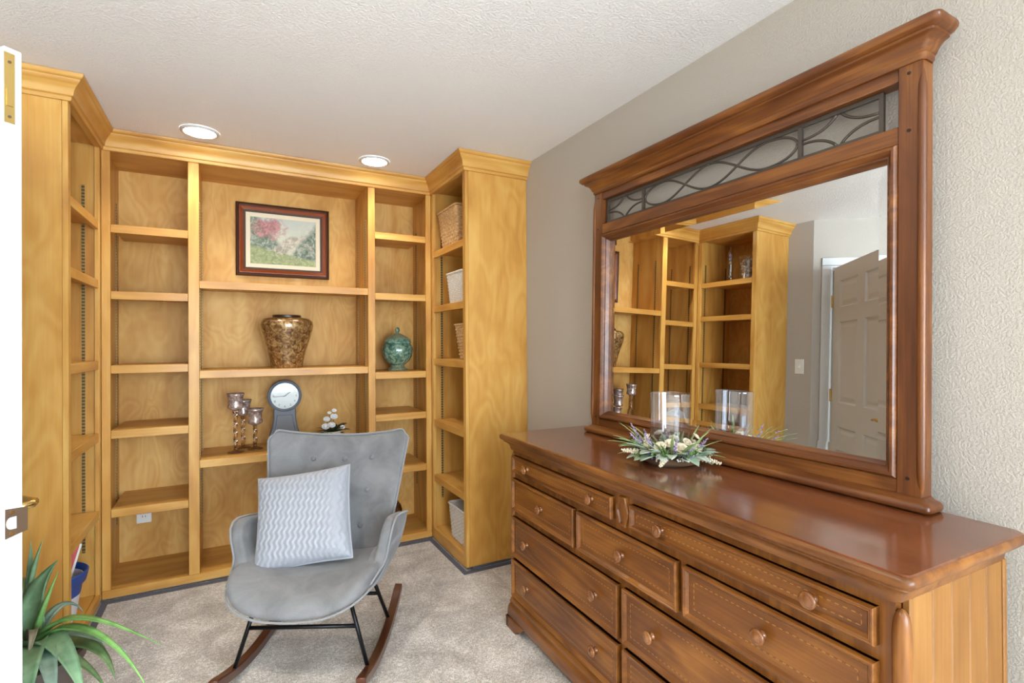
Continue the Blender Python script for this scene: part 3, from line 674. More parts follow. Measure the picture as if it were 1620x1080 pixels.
# ------------------------------------------------------------------ shelf ornaments
va = thing('vase', 'large mottled bronze vase on the middle shelf under the picture', 'vase', (0.303, 3.52, 1.1832))
MB().lathe([(0.088, 0.0), (0.092, 0.004), (0.096, 0.03), (0.112, 0.10), (0.136, 0.18), (0.152, 0.235), (0.157, 0.265), (0.152, 0.288), (0.132, 0.305), (0.098, 0.312), (0.086, 0.314), (0.080, 0.305), (0.10, 0.28), (0.10, 0.05)], 56, cap1=True).build('body', BRONZE_VASE, va, smooth=True)
MB().lathe([(0.082, 0.308), (0.084, 0.322), (0.083, 0.327), (0.078, 0.327), (0.076, 0.308)], 48, cap0=False, cap1=False).build('rim', plain('dark_rim', (58, 36, 24), 0.35), va, smooth='auto')
ur = thing('lidded_jar', 'green glazed lidded jar on the right column shelf', 'jar', (1.022, 3.56, 1.1421))
flute = lambda a, z: 1 + 0.018 * math.cos(16 * a)
MB().lathe([(0.064, 0.0), (0.070, 0.004), (0.066, 0.012), (0.052, 0.020), (0.046, 0.030), (0.048, 0.038)], 48).build('foot', GREEN_DARK, ur, smooth=True)
MB().lathe([(0.040, 0.036), (0.058, 0.046), (0.082, 0.07), (0.098, 0.10), (0.106, 0.135), (0.1045, 0.16), (0.094, 0.178), (0.086, 0.188), (0.084, 0.19)], 64, fn=flute).build('bowl', GREEN_GLAZE, ur, smooth=True)
MB().lathe([(0.086, 0.186), (0.094, 0.191), (0.096, 0.198), (0.090, 0.204), (0.091, 0.213), (0.084, 0.219)], 48).build('collar', GREEN_GLAZE, ur, smooth=True)
ld = MB().lathe([(0.084, 0.218), (0.078, 0.224), (0.058, 0.240), (0.034, 0.252), (0.018, 0.257), (0.012, 0.260)], 48).build('lid', GREEN_DARK, ur, smooth=True)
MB().lathe([(0.011, 0.258), (0.010, 0.264), (0.015, 0.276), (0.016, 0.286), (0.010, 0.298), (0.0, 0.304)], 20, cap1=False).build('finial', GREEN_GLAZE, ld, smooth=True)

STEMG = thin_glass('stem_glass', 0.12, 0.4, (222, 205, 190))
def goblet(x, y, h, r, label):
    t = thing('goblet', label, 'candle holder', (x, y, 0.6844), group='mercury glass goblets on the centre shelf')
    ch = 0.105; zc = h - ch
    MB().lathe([(r * 1.05, 0.0), (r * 1.06, 0.003), (r * 0.7, 0.008), (r * 0.25, 0.014), (0.010, 0.02)], 32).build('foot', STEMG, t, smooth=True)
    st = MB(); rs = []
    for i in range(41):
        z = 0.016 + (zc - 0.012) * i / 40; ring = []
        for k in range(16):
            a = 2 * PI * k / 16; rr = 0.0095 + 0.0028 * math.cos(3 * a + z * 120) + (0.004 if i > 37 else 0)
            ring.append((rr * math.cos(a), rr * math.sin(a), z))
        rs.append(ring)
    st.rings(rs).build('stem', STEMG2, t, smooth=True)
    MB().lathe([(0.012, zc), (r * 0.55, zc + 0.006), (r * 0.95, zc + 0.016), (r * 1.0, zc + 0.024), (r * 0.86, zc + 0.042), (r * 0.88, zc + 0.07), (r * 1.0, zc + 0.09), (r * 1.14, h), (r * 1.11, h), (r * 0.82, zc + 0.06), (r * 0.85, zc + 0.03), (0.005, zc + 0.012)], 40, cap1=True, fn=lambda a, z: 1 + 0.012 * math.cos(12 * a)).build('cup', MERCURY, t, smooth=True)
STEMG2 = glass('twisted_stem_glass', (232, 216, 202), 0.05)
goblet(0.018, 3.50, 0.352, 0.043, 'tallest mercury glass goblet candle holder, leftmost beside the clock')
goblet(0.060, 3.625, 0.300, 0.043, 'mercury glass goblet candle holder standing behind the two others')
goblet(0.124, 3.545, 0.250, 0.043, 'shortest mercury glass goblet candle holder, nearest the clock')

ck = thing('mantel_clock', 'blue-grey pendulum-shaped clock with white round face on shelf', 'clock', (0.296, 3.60, 0.6844), (0, 0, math.radians(-3)))
def clock_outline(off=0.0):
    R = 0.100 - off; cz = 0.315; pts = arc_pts(0, cz, R, math.radians(-52), math.radians(232), 40)
    left = [(-0.066, 0.215), (-0.066, 0.17), (-0.076, 0.11), (-0.095, 0.05), (-0.104, 0.02), (-0.104, 0.0)]
    left = [(x + off, z) for x, z in left]; left[-1] = (left[-1][0], off)
    return pts + left + [(-x, z) for x, z in reversed(left)]
cb = MB(); o1 = clock_outline(0); o2 = clock_outline(0.006)
cb.rings([[(x, 0.03, z) for x, z in o1], [(x, -0.024, z) for x, z in o1], [(x, -0.030, z) for x, z in o2]]).build('case', CLOCK_GREY, ck)
MB().rings([[(x * 0.8, -0.0295, 0.03 + z) for x, z in pp] for pp in ([(-0.092, 0.0), (-0.066, 0.11), (-0.058, 0.165), (0.058, 0.165), (0.066, 0.11), (0.092, 0.0)],)] + [[(x * 0.74, -0.034, 0.034 + z * 0.96) for x, z in [(-0.092, 0.0), (-0.066, 0.11), (-0.058, 0.165), (0.058, 0.165), (0.066, 0.11), (0.092, 0.0)]]]).build('front_panel', plain('clock_panel', (108, 108, 112), 0.45), ck)
def ringy(r0, r1, y0, y1, n=48):
    rs = []
    for r, y in ((r0, y0), (r0, y1), ((r0 + r1) / 2, y1 - 0.004), (r1, y1), (r1, y0)):
        rs.append([(r * math.cos(2 * PI * k / n), y, r * math.sin(2 * PI * k / n)) for k in range(n)])
    return MB().rings(rs, False, False)
bz = ringy(0.100, 0.082, -0.028, -0.038).build('bezel', CLOCK_GREY, ck, (0, 0, 0.315), smooth='auto')
fc = MB().ext([(0.084 * math.cos(2 * PI * k / 48), 0.084 * math.sin(2 * PI * k / 48)) for k in range(48)], 'y', -0.0325, -0.029).build('face', CLOCK_FACE, ck, (0, 0, 0.315))
def text_mesh(txt, size):
    cu = bpy.data.curves.new('t', 'FONT'); cu.body = txt; cu.size = size; cu.align_x = 'CENTER'; cu.align_y = 'CENTER'; cu.extrude = 0.0004
    o = bpy.data.objects.new('t', cu); COL.objects.link(o); dg = bpy.context.evaluated_depsgraph_get(); me = bpy.data.meshes.new_from_object(o.evaluated_get(dg))
    bpy.data.objects.remove(o); bpy.data.curves.remove(cu); return me
for k in range(1, 13):
    a = PI / 2 - k * PI / 6; me = text_mesh(str(k), 0.019); me.name = 'numeral'; me.materials.append(INK)
    o = bpy.data.objects.new('numeral', me); COL.objects.link(o); o.parent = fc; o.location = (0.067 * math.cos(a), -0.0332, 0.067 * math.sin(a)); o.rotation_euler = (PI / 2, 0, 0)
def hand(ang, ln, wd, y):
    d = Vector((math.cos(ang), math.sin(ang))); n = Vector((-d.y, d.x)); p = [n * wd, d * ln * 0.9 + n * wd, d * ln, d * ln * 0.9 - n * wd, -n * wd, -d * 0.012]
    MB().ext([tuple(q) for q in p], 'y', y - 0.0008, y).build('hand', INK, fc)
hand(math.radians(183), 0.070, 0.0016, -0.0345); hand(math.radians(38), 0.046, 0.0022, -0.0338)
def disc(r, y0, y1): return MB().ext([(r * math.cos(2 * PI * k / 40), r * math.sin(2 * PI * k / 40)) for k in range(40)], 'y', y0, y1)
disc(0.083, -0.0372, -0.0368).build('crystal', thin_glass('clock_crystal', 0.02, 0.3), ck, (0, 0, 0.315))

def blob_flower(mb, c, r, n=6, up=Vector((0, 0, 1))):
    # cupped petals in two rings
    c = Vector(c); up = up.normalized(); x = up.orthogonal().normalized(); y = up.cross(x)
    for ring, (k, tilt, sc_) in enumerate(((n, 0.35, 1.0), (max(3, n - 2), 0.95, 0.72))):
        for i in range(k):
            a = 2 * PI * i / k + ring * 0.5 + random.uniform(-0.2, 0.2); d = x * math.cos(a) + y * math.sin(a); sd = up.cross(d); L = r * sc_
            rows = []
            for t, wd in ((0.05, 0.15), (0.4, 0.55), (0.75, 0.62), (1.0, 0.3)):
                p = c + d * (L * t * math.cos(tilt * t)) + up * (L * t * math.sin(tilt * (0.4 + t)))
                rows.append([p - sd * wd * L, p + up * (-0.08 * L), p + sd * wd * L])
            mb.rings(rows, False, False, closed=False)
    return mb
def oval_leaf(mb, p0, d, up, L, wd, curl=0.3):
    p0 = Vector(p0); d = Vector(d).normalized(); up = Vector(up); sd = d.cross(up).normalized(); nn = sd.cross(d)
    rows = []
    for i in range(7):
        t = i / 6; wv = wd * math.sin(PI * min(1, 0.04 + t * 0.96)) ** 0.75 * 0.5
        p = p0 + d * L * t + nn * (-curl * L * t * t)
        rows.append([p - sd * wv + nn * wv * 0.25, p, p + sd * wv + nn * wv * 0.25])
    return mb.rings(rows, False, False, closed=False)
def solid(o, th): m = o.modifiers.new('thickness', 'SOLIDIFY'); m.thickness = th; m.offset = 0; return o

fp = thing('potted_flowers', 'small white pot of white flowers beside the clock', 'flower pot', (0.575, 3.53, 0.6844))
MB().lathe([(0.045, 0.0), (0.048, 0.003), (0.055, 0.05), (0.06, 0.072), (0.062, 0.076), (0.056, 0.076), (0.052, 0.066), (0.045, 0.062)], 32).build('pot', plain('white_pot', (226, 222, 214), 0.4), fp, smooth='auto')
for k in range(30):
    a = k * 2.4; e = random.uniform(0.1, 1.2); d = Vector((math.cos(a) * math.cos(e), math.sin(a) * math.cos(e), math.sin(e)))
    solid(oval_leaf(MB(), (0.02 * math.cos(a), 0.02 * math.sin(a), 0.066), d, (0, 0, 1), random.uniform(0.06, 0.10), 0.03, 0.35).build('leaf', DKLEAF, fp, smooth=True), 0.0015)
for (x, y, z, r) in ((-0.045, -0.03, 0.105, 0.026), (-0.01, -0.045, 0.115, 0.024), (-0.035, -0.01, 0.15, 0.022), (0.008, -0.02, 0.165, 0.024), (0.012, -0.01, 0.205, 0.016), (-0.015, 0.01, 0.19, 0.013), (0.06, -0.03, 0.095, 0.016)):
    f = blob_flower(MB(), (x, y, z), r, 6, Vector((x * 0.6, -0.6, 0.7))).build('flower', WPETAL, fp, smooth=True); solid(f, 0.001)
    MB().tube([(x * 0.3, y * 0.3, 0.06), (x * 0.7, y * 0.7, z * 0.6), (x, y, z)], 0.0015, 6).build('stem', DKLEAF, fp)
bv = thing('vase', 'small brown lustre vase on the bottom shelf behind the rocking chair', 'vase', (0.972, 3.50, 0.0578))
MB().lathe([(0.042, 0.0), (0.045, 0.004), (0.036, 0.014), (0.024, 0.03), (0.022, 0.042), (0.036, 0.065), (0.055, 0.10), (0.060, 0.13), (0.050, 0.165), (0.030, 0.19), (0.022, 0.205), (0.026, 0.225), (0.036, 0.24), (0.033, 0.24), (0.02, 0.21)], 36).build('body', BROWN_VASE, bv, smooth=True)
MB().lathe([(0.036, 0.238), (0.039, 0.243), (0.035, 0.247), (0.031, 0.243)], 36, cap0=False, cap1=False).build('lip', BROWN_VASE, bv, smooth=True)

# ------------------------------------------------------------------ woven baskets
def basket(x, y, z, wx, wy, h, taper, mat, label, rows=16, rot=0.0, amp=0.0032):
    t = thing('woven_basket', label, 'basket', (x, y, z), (0, 0, rot), group='woven baskets in the right bookcase return')
    def ring(s_, zz, row, n=96, off=0.0, ph=0.0):
        pts = []; hx, hy = wx / 2 * s_ - off, wy / 2 * s_ - off; r = 0.018
        per = []
        for cx, cy, a0 in ((hx - r, hy - r, 0), (-hx + r, hy - r, PI / 2), (-hx + r, -hy + r, PI), (hx - r, -hy + r, 1.5 * PI)):
            for k in range(5): per.append((cx + r * math.cos(a0 + PI / 8 * k), cy + r * math.sin(a0 + PI / 8 * k), a0 + PI / 8 * k))
        # resample by length
        L = [0.0]
        for i in range(len(per)):
            p, q = per[i], per[(i + 1) % len(per)]; L.append(L[-1] + math.hypot(p[0] - q[0], p[1] - q[1]))
        for k in range(n):
            d = L[-1] * k / n; i = max(j for j in range(len(per)) if L[j] <= d + 1e-9); f = (d - L[i]) / max(1e-9, L[i + 1] - L[i])
            p, q = per[i], per[(i + 1) % len(per)]; X, Y = p[0] + (q[0] - p[0]) * f, p[1] + (q[1] - p[1]) * f
            nx, ny = X / max(abs(X), abs(Y), 1e-6), Y / max(abs(X), abs(Y), 1e-6); nl = math.hypot(nx, ny)
            b = amp * math.cos(k * PI / 2 + ph) if row is not None else 0
            pts.append((X + nx / nl * b, Y + ny / nl * b, zz))
        return pts
    rs = []
    for i in range(rows):
        s0 = taper + (1 - taper) * i / rows; s1 = taper + (1 - taper) * (i + 1) / rows
        za, zb2 = 0.004 + (h - 0.012) * i / rows, 0.004 + (h - 0.012) * (i + 1) / rows; ph = PI * (i % 2)
        rs.append(ring(s0, za + (zb2 - za) * 0.06, None, off=0.003)); rs.append(ring((s0 + s1) / 2, (za + zb2) / 2 - (zb2 - za) * 0.2, i, ph=ph)); rs.append(ring((s0 + s1) / 2, (za + zb2) / 2 + (zb2 - za) * 0.2, i, ph=ph))
    inner = [ring(1.0, h - 0.010, None, off=0.008), ring(taper, 0.012, None, off=0.008)]
    MB().rings([ring(taper * 0.97, 0.0, None)] + rs + inner).build('woven_body', mat, t, smooth=True)
    rim = ring(1.0, h - 0.006, None, 96)
    MB().tube(rim, 0.0065, 8, closed=True).build('rim', mat, t, smooth=True)
    return t
basket(1.375, 3.125, 1.9484, 0.31, 0.335, 0.255, 0.84, TAN_WEAVE, 'tan seagrass basket on the top shelf of the right bookcase return', 11, amp=0.005)
basket(1.345, 3.010, 1.5804, 0.24, 0.27, 0.20, 0.88, WHITE_WEAVE, 'white woven basket on the second shelf of the right bookcase return', 18)
basket(1.365, 2.945, 1.2264, 0.25, 0.20, 0.225, 0.80, TAN_WEAVE, 'tan seagrass basket on the third shelf, below the white basket', 11, amp=0.005)
basket(1.365, 2.975, 0.0854, 0.28, 0.30, 0.225, 0.90, WHITE_WEAVE, 'white woven basket on the bottom of the right bookcase return', 20)

# ------------------------------------------------------------------ things on the left return (seen in the mirror)
th_ = thing('glass_thermometer', 'tall glass tube thermometer standing on the left bookcase return', 'thermometer', (-0.70, 3.085, 1.9624))
MB().lathe([(0.024, 0), (0.027, 0.004), (0.027, 0.24), (0.024, 0.262), (0.012, 0.285), (0.004, 0.30), (0.003, 0.325), (0.0, 0.328)], 28, cap1=False).build('tube', THIN, th_, smooth='auto')
MB().lathe([(0.028, 0.0), (0.029, 0.002), (0.029, 0.012), (0.026, 0.014)], 28).build('base', plain('silver_base', (170, 170, 172), 0.3, 0.7), th_)
for k, (zz, c_) in enumerate(((0.235, (170, 120, 150)), (0.205, (120, 130, 170)), (0.17, (190, 170, 120)), (0.05, (130, 150, 140)))):
    MB().lathe([(0.0, -0.015), (0.008, -0.012), (0.013, 0), (0.008, 0.012), (0.0, 0.015)], 14, (0, 0, zz), False, False).build('float_bulb', plain('bulb_%s' % 'abcd'[k], c_, 0.15), th_, smooth=True)
jr = thing('shell_jar', 'clear glass jar filled with seashells on the left bookcase return', 'jar', (-0.72, 2.915, 1.9624))
MB().lathe([(0.075, 0), (0.082, 0.004), (0.074, 0.10), (0.072, 0.13), (0.080, 0.20), (0.078, 0.20), (0.070, 0.13), (0.072, 0.10), (0.078, 0.008)], 40).build('jar_glass', THIN, jr, smooth='auto')
SHELL = [plain('shell_%s' % 'abc'[i], c_, 0.5) for i, c_ in enumerate(((232, 222, 200), (206, 180, 150), (244, 240, 232)))]
for k in range(46):
    a = k * 2.399; zz = 0.018 + 0.155 * k / 46; rr = 0.05 * (0.55 + 0.45 * ((k * 7) % 5) / 4); s_ = random.uniform(0.014, 0.02)
    MB().lathe([(0.0, -s_ * 0.7), (s_ * 0.7, -s_ * 0.5), (s_, 0), (s_ * 0.55, s_ * 0.6), (0.0, s_ * 1.2)], 8, cap0=False, cap1=False, fn=lambda a, z: 1 + 0.12 * math.cos(5 * a)).build('seashell', SHELL[k % 3], jr, (rr * math.cos(a), rr * math.sin(a), zz), (random.uniform(0, 3), random.uniform(0, 3), 0), smooth=True)

# ------------------------------------------------------------------ rocking chair (local x = sideways, local y = towards the backrest)
CH_ANG = -math.atan2(0.453, 0.892)
CH_LOC = (0.31 + 0.025 * 0.892, 2.38 - 0.025 * 0.453, 0)
ch = thing('rocking_chair', 'grey velvet button-back rocking chair on dark wooden rockers', 'rocking chair', CH_LOC, (0, 0, CH_ANG))
def seat_top(u, v):
    z = 0.402 + 0.045 * abs(u / 0.29) ** 3.0 - 0.03 * max(0, (v + 0.1) / 0.3)
    if v < -0.20: z -= 0.055 * ((-0.20 - v) / 0.14) ** 2
    return z
def seat_bot(u, v): return 0.292 + 0.075 * abs(u / 0.29) ** 2.2 + 0.02 * max(0, (v + 0.1) / 0.3)
def outline(n=56):
    pts = []
    for k in range(n):
        a = 2 * PI * k / n; c, s_ = math.cos(a), math.sin(a); e = 2 / 3.6
        pts.append((0.292 * math.copysign(abs(c) ** e, c), -0.07 + 0.275 * math.copysign(abs(s_) ** e, s_)))
    return pts
OUT = outline(); rs = []
for sc_, kind in ((0.02, 'b'), (0.5, 'b'), (0.85, 'b'), (0.96, 'b1'), (1.0, 'm'), (0.995, 'm2'), (0.965, 't0'), (0.90, 't'), (0.7, 't'), (0.45, 't'), (0.2, 't'), (0.02, 't')):
    ring = []
    for u, v in OUT:
        uu, vv = u * sc_, -0.07 + (v + 0.07) * sc_
        b, t = seat_bot(uu, vv), seat_top(uu, vv)
        z = {'b': b, 'b1': b + 0.008, 'm': b * 0.6 + t * 0.4, 'm2': b * 0.3 + t * 0.7, 't0': t - 0.008, 't': t}[kind]
        ring.append((uu, vv, z))
    rs.append(ring)
st = MB().rings(rs).build('seat', VELVET, ch, smooth=True, sub=1)
MB().tube([(u * 1.002, -0.07 + (v + 0.07) * 1.002, seat_bot(u, v) * 0.82 + seat_top(u, v) * 0.18) for u, v in OUT], 0.0045, 6, closed=True).build('piping', PIPING, st, smooth=True)
# backrest
BTN = [(-0.38, 0.785), (0.08, 0.785), (0.49, 0.79), (-0.38, 0.51), (0.06, 0.51), (0.49, 0.515), (0.06, 0.22), (0.46, 0.225)]
def back_pt(x, h, side):
    ax = abs(x)
    Wd = 0.262 + 0.082 * h; top = 0.873 + 0.040 * ax ** 2.2
    cr = max(0.0, (ax - 0.86) / 0.14); hr = max(0.0, (h - 0.9) / 0.1)
    xx = x * Wd * (1 - 0.045 * hr ** 2 * cr ** 2 - 0.03 * hr ** 3)
    z = 0.36 + (top - 0.36) * h - 0.030 * cr ** 2.5 * hr
    v = 0.165 + 0.185 * h - 0.055 * ax ** 2.6
    th = 0.036 * (1 - ax ** 8 * 0.55) * (1 - h ** 14 * 0.5)
    y = v - th if side == 0 else v + th
    if side == 0:
        for bx, bh in BTN:
            d2 = ((x - bx) * 0.3) ** 2 + ((h - bh) * 0.5) ** 2; y += 0.012 * math.exp(-d2 / 0.0010)
    return (xx, y, z)
nx, nh = 36, 30
front = [[back_pt(-1 + 2 * i / nx, j / nh, 0) for i in range(nx + 1)] for j in range(nh + 1)]
back = [[back_pt(-1 + 2 * i / nx, j / nh, 1) for i in range(nx + 1)] for j in range(nh + 1)]
mb = MB(); vsx = [p for r in front for p in r] + [p for r in back for p in r]; n1 = nx + 1; off = n1 * (nh + 1); fsx = []
for j in range(nh):
    for i in range(nx):
        fsx.append((j * n1 + i, j * n1 + i + 1, (j + 1) * n1 + i + 1, (j + 1) * n1 + i)); fsx.append((off + j * n1 + i, off + (j + 1) * n1 + i, off + (j + 1) * n1 + i + 1, off + j * n1 + i + 1))
for j in range(nh):
    for i in (0, nx): fsx.append((j * n1 + i, (j + 1) * n1 + i, off + (j + 1) * n1 + i, off + j * n1 + i))
for i in range(nx):
    for j in (0, nh): fsx.append((j * n1 + i, j * n1 + i + 1, off + j * n1 + i + 1, off + j * n1 + i))
bkr = mb.add(vsx, fsx).build('backrest', VELVET, ch, smooth=True, sub=1)
edge = [back_pt(-1, j / nh, 0) for j in range(6, nh + 1)] + [back_pt(-1 + 2 * i / nx, 1, 0) for i in range(1, nx)] + [back_pt(1, j / nh, 0) for j in range(nh, 5, -1)]
MB().tube([(p[0] * 1.004, p[1] + 0.006, p[2] + (0.002 if p[2] > 0.85 else 0)) for p in edge], 0.0048, 6).build('piping', PIPING, bkr, smooth=True)
for bx, bh in BTN:
    p = back_pt(bx, bh, 0)
    MB().lathe([(0.0100, 0.0), (0.0125, 0.003), (0.0115, 0.008), (0.0065, 0.0110), (0.0, 0.0120)], 16, cap1=False).build('button', VELVET, bkr, (p[0], p[1] + 0.001, p[2]), (math.radians(72), 0, 0), smooth=True)
# arms
ARM = [(0.235, 0.37), (0.255, 0.42), (0.262, 0.47), (0.255, 0.515), (0.215, 0.528), (0.15, 0.545), (0.09, 0.560), (0.03, 0.574), (-0.025, 0.584), (-0.065, 0.580), (-0.093, 0.560), (-0.106, 0.525), (-0.106, 0.482), (-0.108, 0.448), (-0.128, 0.424), (-0.175, 0.408), (-0.235, 0.388), (-0.215, 0.355), (-0.12, 0.335), (0.02, 0.332), (0.15, 0.345)]
for s_ in (-1, 1):
    cv = sum(p[0] for p in ARM) / len(ARM); cz = sum(p[1] for p in ARM) / len(ARM); rs = []
    for dx, k in ((-0.026, 0.10), (-0.026, 0.88), (-0.021, 0.97), (-0.010, 1.0), (0.012, 1.0), (0.021, 0.97), (0.026, 0.88), (0.026, 0.10)):
        rs.append([(s_ * (0.272 + 0.20 * (p[1] - 0.36) + 0.05 * max(0, p[0]) - 0.05 * max(0, -p[0] - 0.12) * 4 + dx), cv + (p[0] - cv) * k, cz + (p[1] - cz) * k) for p in ARM])
    ar = MB().rings(rs).build('armrest', VELVET, ch, smooth=True, sub=1)
    MB().tube([(rs[5][i][0] + s_ * 0.002, p[0], p[1] + 0.0005) for i, p in enumerate(ARM) if 3 <= i <= 16], 0.0045, 6).build('piping', PIPING, ar, smooth=True)
# metal frame
for s_ in (-1, 1):
    MB().tube([(s_ * 0.175, -0.185, 0.335), (s_ * 0.262, -0.215, 0.046)], 0.0085, 10).build('leg', BLACKM, ch, smooth=True)
    MB().tube([(s_ * 0.175, 0.105, 0.335), (s_ * 0.262, 0.165, 0.040)], 0.0085, 10).build('leg', BLACKM, ch, smooth=True)
MB().tube([(-0.213, -0.198, 0.208), (0.213, -0.198, 0.208)], 0.008, 10).build('crossbar', BLACKM, ch, smooth=True)
MB().tube([(-0.222, 0.137, 0.175), (0.222, 0.137, 0.175)], 0.008, 10).build('crossbar', BLACKM, ch, smooth=True)
for s_ in (-1, 1):
    rs = []
    for i in range(25):
        v = -0.352 + 0.73 * i / 24; zb = 0.52 * (v + 0.0) ** 2 + 0.001; h = 0.038 if 0 < i < 24 else 0.034; wd = 0.0185
        rs.append([(s_ * 0.268 - wd, v, zb), (s_ * 0.268 + wd, v, zb), (s_ * 0.268 + wd, v, zb + h), (s_ * 0.268 - wd, v, zb + h)])
    MB().rings(rs).build('rocker', WALNUT, ch, bevel=0.004, smooth='auto')

# cushion leaning on the backrest
cM = Matrix.Translation(CH_LOC) @ Matrix.Rotation(CH_ANG, 4, 'Z')
ex = Vector((0.398, 0.02, 0.022)).normalized(); ey = Vector((-0.112, 0.175, 0.329)); ey = (ey - ex * ey.dot(ex)).normalized(); ez = ex.cross(ey)
lm = Matrix((ex, ey, ez)).transposed().to_4x4(); lm = Matrix.Rotation(0, 4, 'X') @ lm @ Matrix.Rotation(math.radians(5.0), 4, 'Z'); lm.translation = Vector((-0.066, 0.0, 0.576))
N = 96; S = 0.200; mb = MB(); vsx = []; fsx = []
for side in (1, -1):
    for j in range(N + 1):
        for i in range(N + 1):
            x, y = -1 + 2 * i / N, -1 + 2 * j / N
            pinch = 1 + 0.05 * (abs(x * y)) ** 2 - 0.035 * (1 - x * x) * y * y - 0.035 * (1 - y * y) * x * x
            px_ = x * S * (1 + 0.05 * y * y * 0 - 0.045 * (1 - y * y)); py_ = y * S * (1 - 0.045 * (1 - x * x))
            e = max(0.0, (1 - x ** 4)) ** 0.5 * max(0.0, (1 - y ** 4)) ** 0.5
            z = side * 0.062 * e
            if side == 1:
                ph = (x * 8.5 - y * 1.6) + 0.20 * math.sin(y * 30.0 + x * 5)
                saw = ph - math.floor(ph); bumpz = (saw ** 1.5) if saw < 0.86 else (1 - saw) / 0.14
                z += 0.0070 * bumpz * min(1, e * 2.2)
            vsx.append((px_, py_, z))
    o = 0 if side == 1 else (N + 1) ** 2
    for j in range(N):
        for i in range(N):
            a = o + j * (N + 1) + i; fsx.append((a, a + 1, a + N + 2, a + N + 1))
o2 = (N + 1) ** 2
rimi = [i for i in range(N)] + [j * (N + 1) + N for j in range(N)] + [N * (N + 1) + N - i for i in range(N)] + [(N - j) * (N + 1) for j in range(N)]
for k in range(len(rimi)):
    a, b = rimi[k], rimi[(k + 1) % len(rimi)]; fsx.append((a, b, b + o2, a + o2))
cu = mb.add(vsx, fsx).build('throw_cushion', SATIN, None, smooth=True)
cu.matrix_world = cM @ lm
tag(cu, 'silver-grey square cushion with wavy ruched cover on the rocking chair', 'cushion')
seam = [vsx[i] for i in rimi[::4]]
MB().tube(seam, 0.0035, 6, closed=True).build('edge_seam', SATIN, cu, smooth=True)

# ------------------------------------------------------------------ floral wreath and hurricane glass on the dresser
WC = (1.374, 1.344, 0.9032)
wr = thing('floral_wreath', 'wreath of sage leaves, cream flowers and lavender on the dresser', 'floral arrangement', (WC[0] - 0.002, WC[1] - 0.002, WC[2]))
MB().tube([(0.0855 * math.cos(2 * PI * k / 40), 0.0855 * math.sin(2 * PI * k / 40), 0.014) for k in range(40)], 0.0125, 10, closed=True).build('twig_ring', TWIG, wr, smooth=True)
rng = random.Random(11)
def lim(a):   # reach towards the mirror is short
    c = math.cos(a); return 1.0 if c < 0.2 else 1.0 - 0.65 * (c - 0.2) / 0.8
for k in range(58):
    a = k * 2.399 + rng.uniform(-0.2, 0.2); f = lim(a); e = rng.uniform(-0.14, 0.75) + (0.6 if f < 0.8 else 0)
    d = Vector((math.cos(a) * math.cos(e), math.sin(a) * math.cos(e), math.sin(e)))
    L = rng.uniform(0.055, 0.092); r0 = 0.093 * (0.72 + 0.28 * f) + (0.012 if e < 0.15 and f > 0.9 else 0)
    solid(oval_leaf(MB(), (r0 * math.cos(a), r0 * math.sin(a), rng.uniform(0.022, 0.042)), d, (0, 0, 1), L * f, L * 0.46, 0.30 if e > 0.05 else 0.1).build('leaf', SAGE[(0, 1, 0, 2, 1)[k % 5]], wr, smooth=True), 0.0012)
for k in range(34):
    a = k * 2.399 * 1.7 + 1.0; f = lim(a); e = rng.uniform(0.15, 1.15) + (0.3 if f < 0.8 else 0); L = rng.uniform(0.10, 0.155) * max(f, 0.7)
    d = Vector((math.cos(a) * math.cos(e), math.sin(a) * math.cos(e), math.sin(e))); p0 = Vector((0.08 * math.cos(a), 0.08 * math.sin(a), 0.03))
    solid(oval_leaf(MB(), p0, d, (0, 0, 1), L, 0.010, 0.28).build('grass_blade', BLADE, wr, smooth=True), 0.001)
for k, (a, r, z, s_) in enumerate(((3.55, 0.090, 0.062, 0.022), (4.3, 0.092, 0.060, 0.023), (5.0, 0.094, 0.056, 0.022), (2.9, 0.090, 0.055, 0.022), (2.2, 0.080, 0.062, 0.020), (0.6, 0.070, 0.065, 0.020), (5.75, 0.084, 0.062, 0.020), (1.3, 0.080, 0.085, 0.016), (5.4, 0.085, 0.092, 0.014), (3.9, 0.075, 0.075, 0.018), (4.7, 0.075, 0.078, 0.017), (2.6, 0.08, 0.085, 0.014))):
    p = (r * math.cos(a), r * math.sin(a), z)
    solid(blob_flower(MB(), p, s_, 7, Vector((math.cos(a) * 0.7, math.sin(a) * 0.7, 0.8))).build('flower', CREAM, wr, smooth=True), 0.001)
def spike(a, r, e, L, mat, n=16, s0=0.006, name='lavender_sprig'):
    d = Vector((math.cos(a) * math.cos(e), math.sin(a) * math.cos(e), math.sin(e))); p0 = Vector((r * math.cos(a), r * math.sin(a), 0.035)); mb = MB()
    mb.tube([p0, p0 + d * L], 0.0013, 5)
    for i in range(n):
        t = 0.25 + 0.75 * i / n; q = p0 + d * L * t; s_ = s0 * (1.25 - t * 0.8); b = i * 2.4
        o_ = (d.orthogonal().normalized() * math.cos(b) + d.cross(d.orthogonal().normalized()) * math.sin(b)) * s_ * 0.8
        mb.lathe([(0.0, -s_), (s_ * 0.8, 0), (0.0, s_)], 5, tuple(q + o_), False, False)
    return mb.build(name, mat, wr)
for a, e, L in ((4.05, 0.75, 0.10), (4.4, 0.5, 0.09), (5.1, 0.9, 0.095), (3.3, 0.9, 0.10), (2.2, 1.0, 0.11), (2.8, 0.8, 0.10), (5.9, 0.9, 0.10), (0.9, 1.2, 0.09), (5.6, 0.7, 0.08), (1.6, 0.9, 0.08)): spike(a, 0.082, e, L * lim(a), LAV)
for a, e, L in ((3.75, -0.12, 0.105), (4.95, -0.12, 0.10), (2.85, 0.15, 0.10)): spike(a, 0.088, e, L, CREAM, 26, 0.008, 'plume')
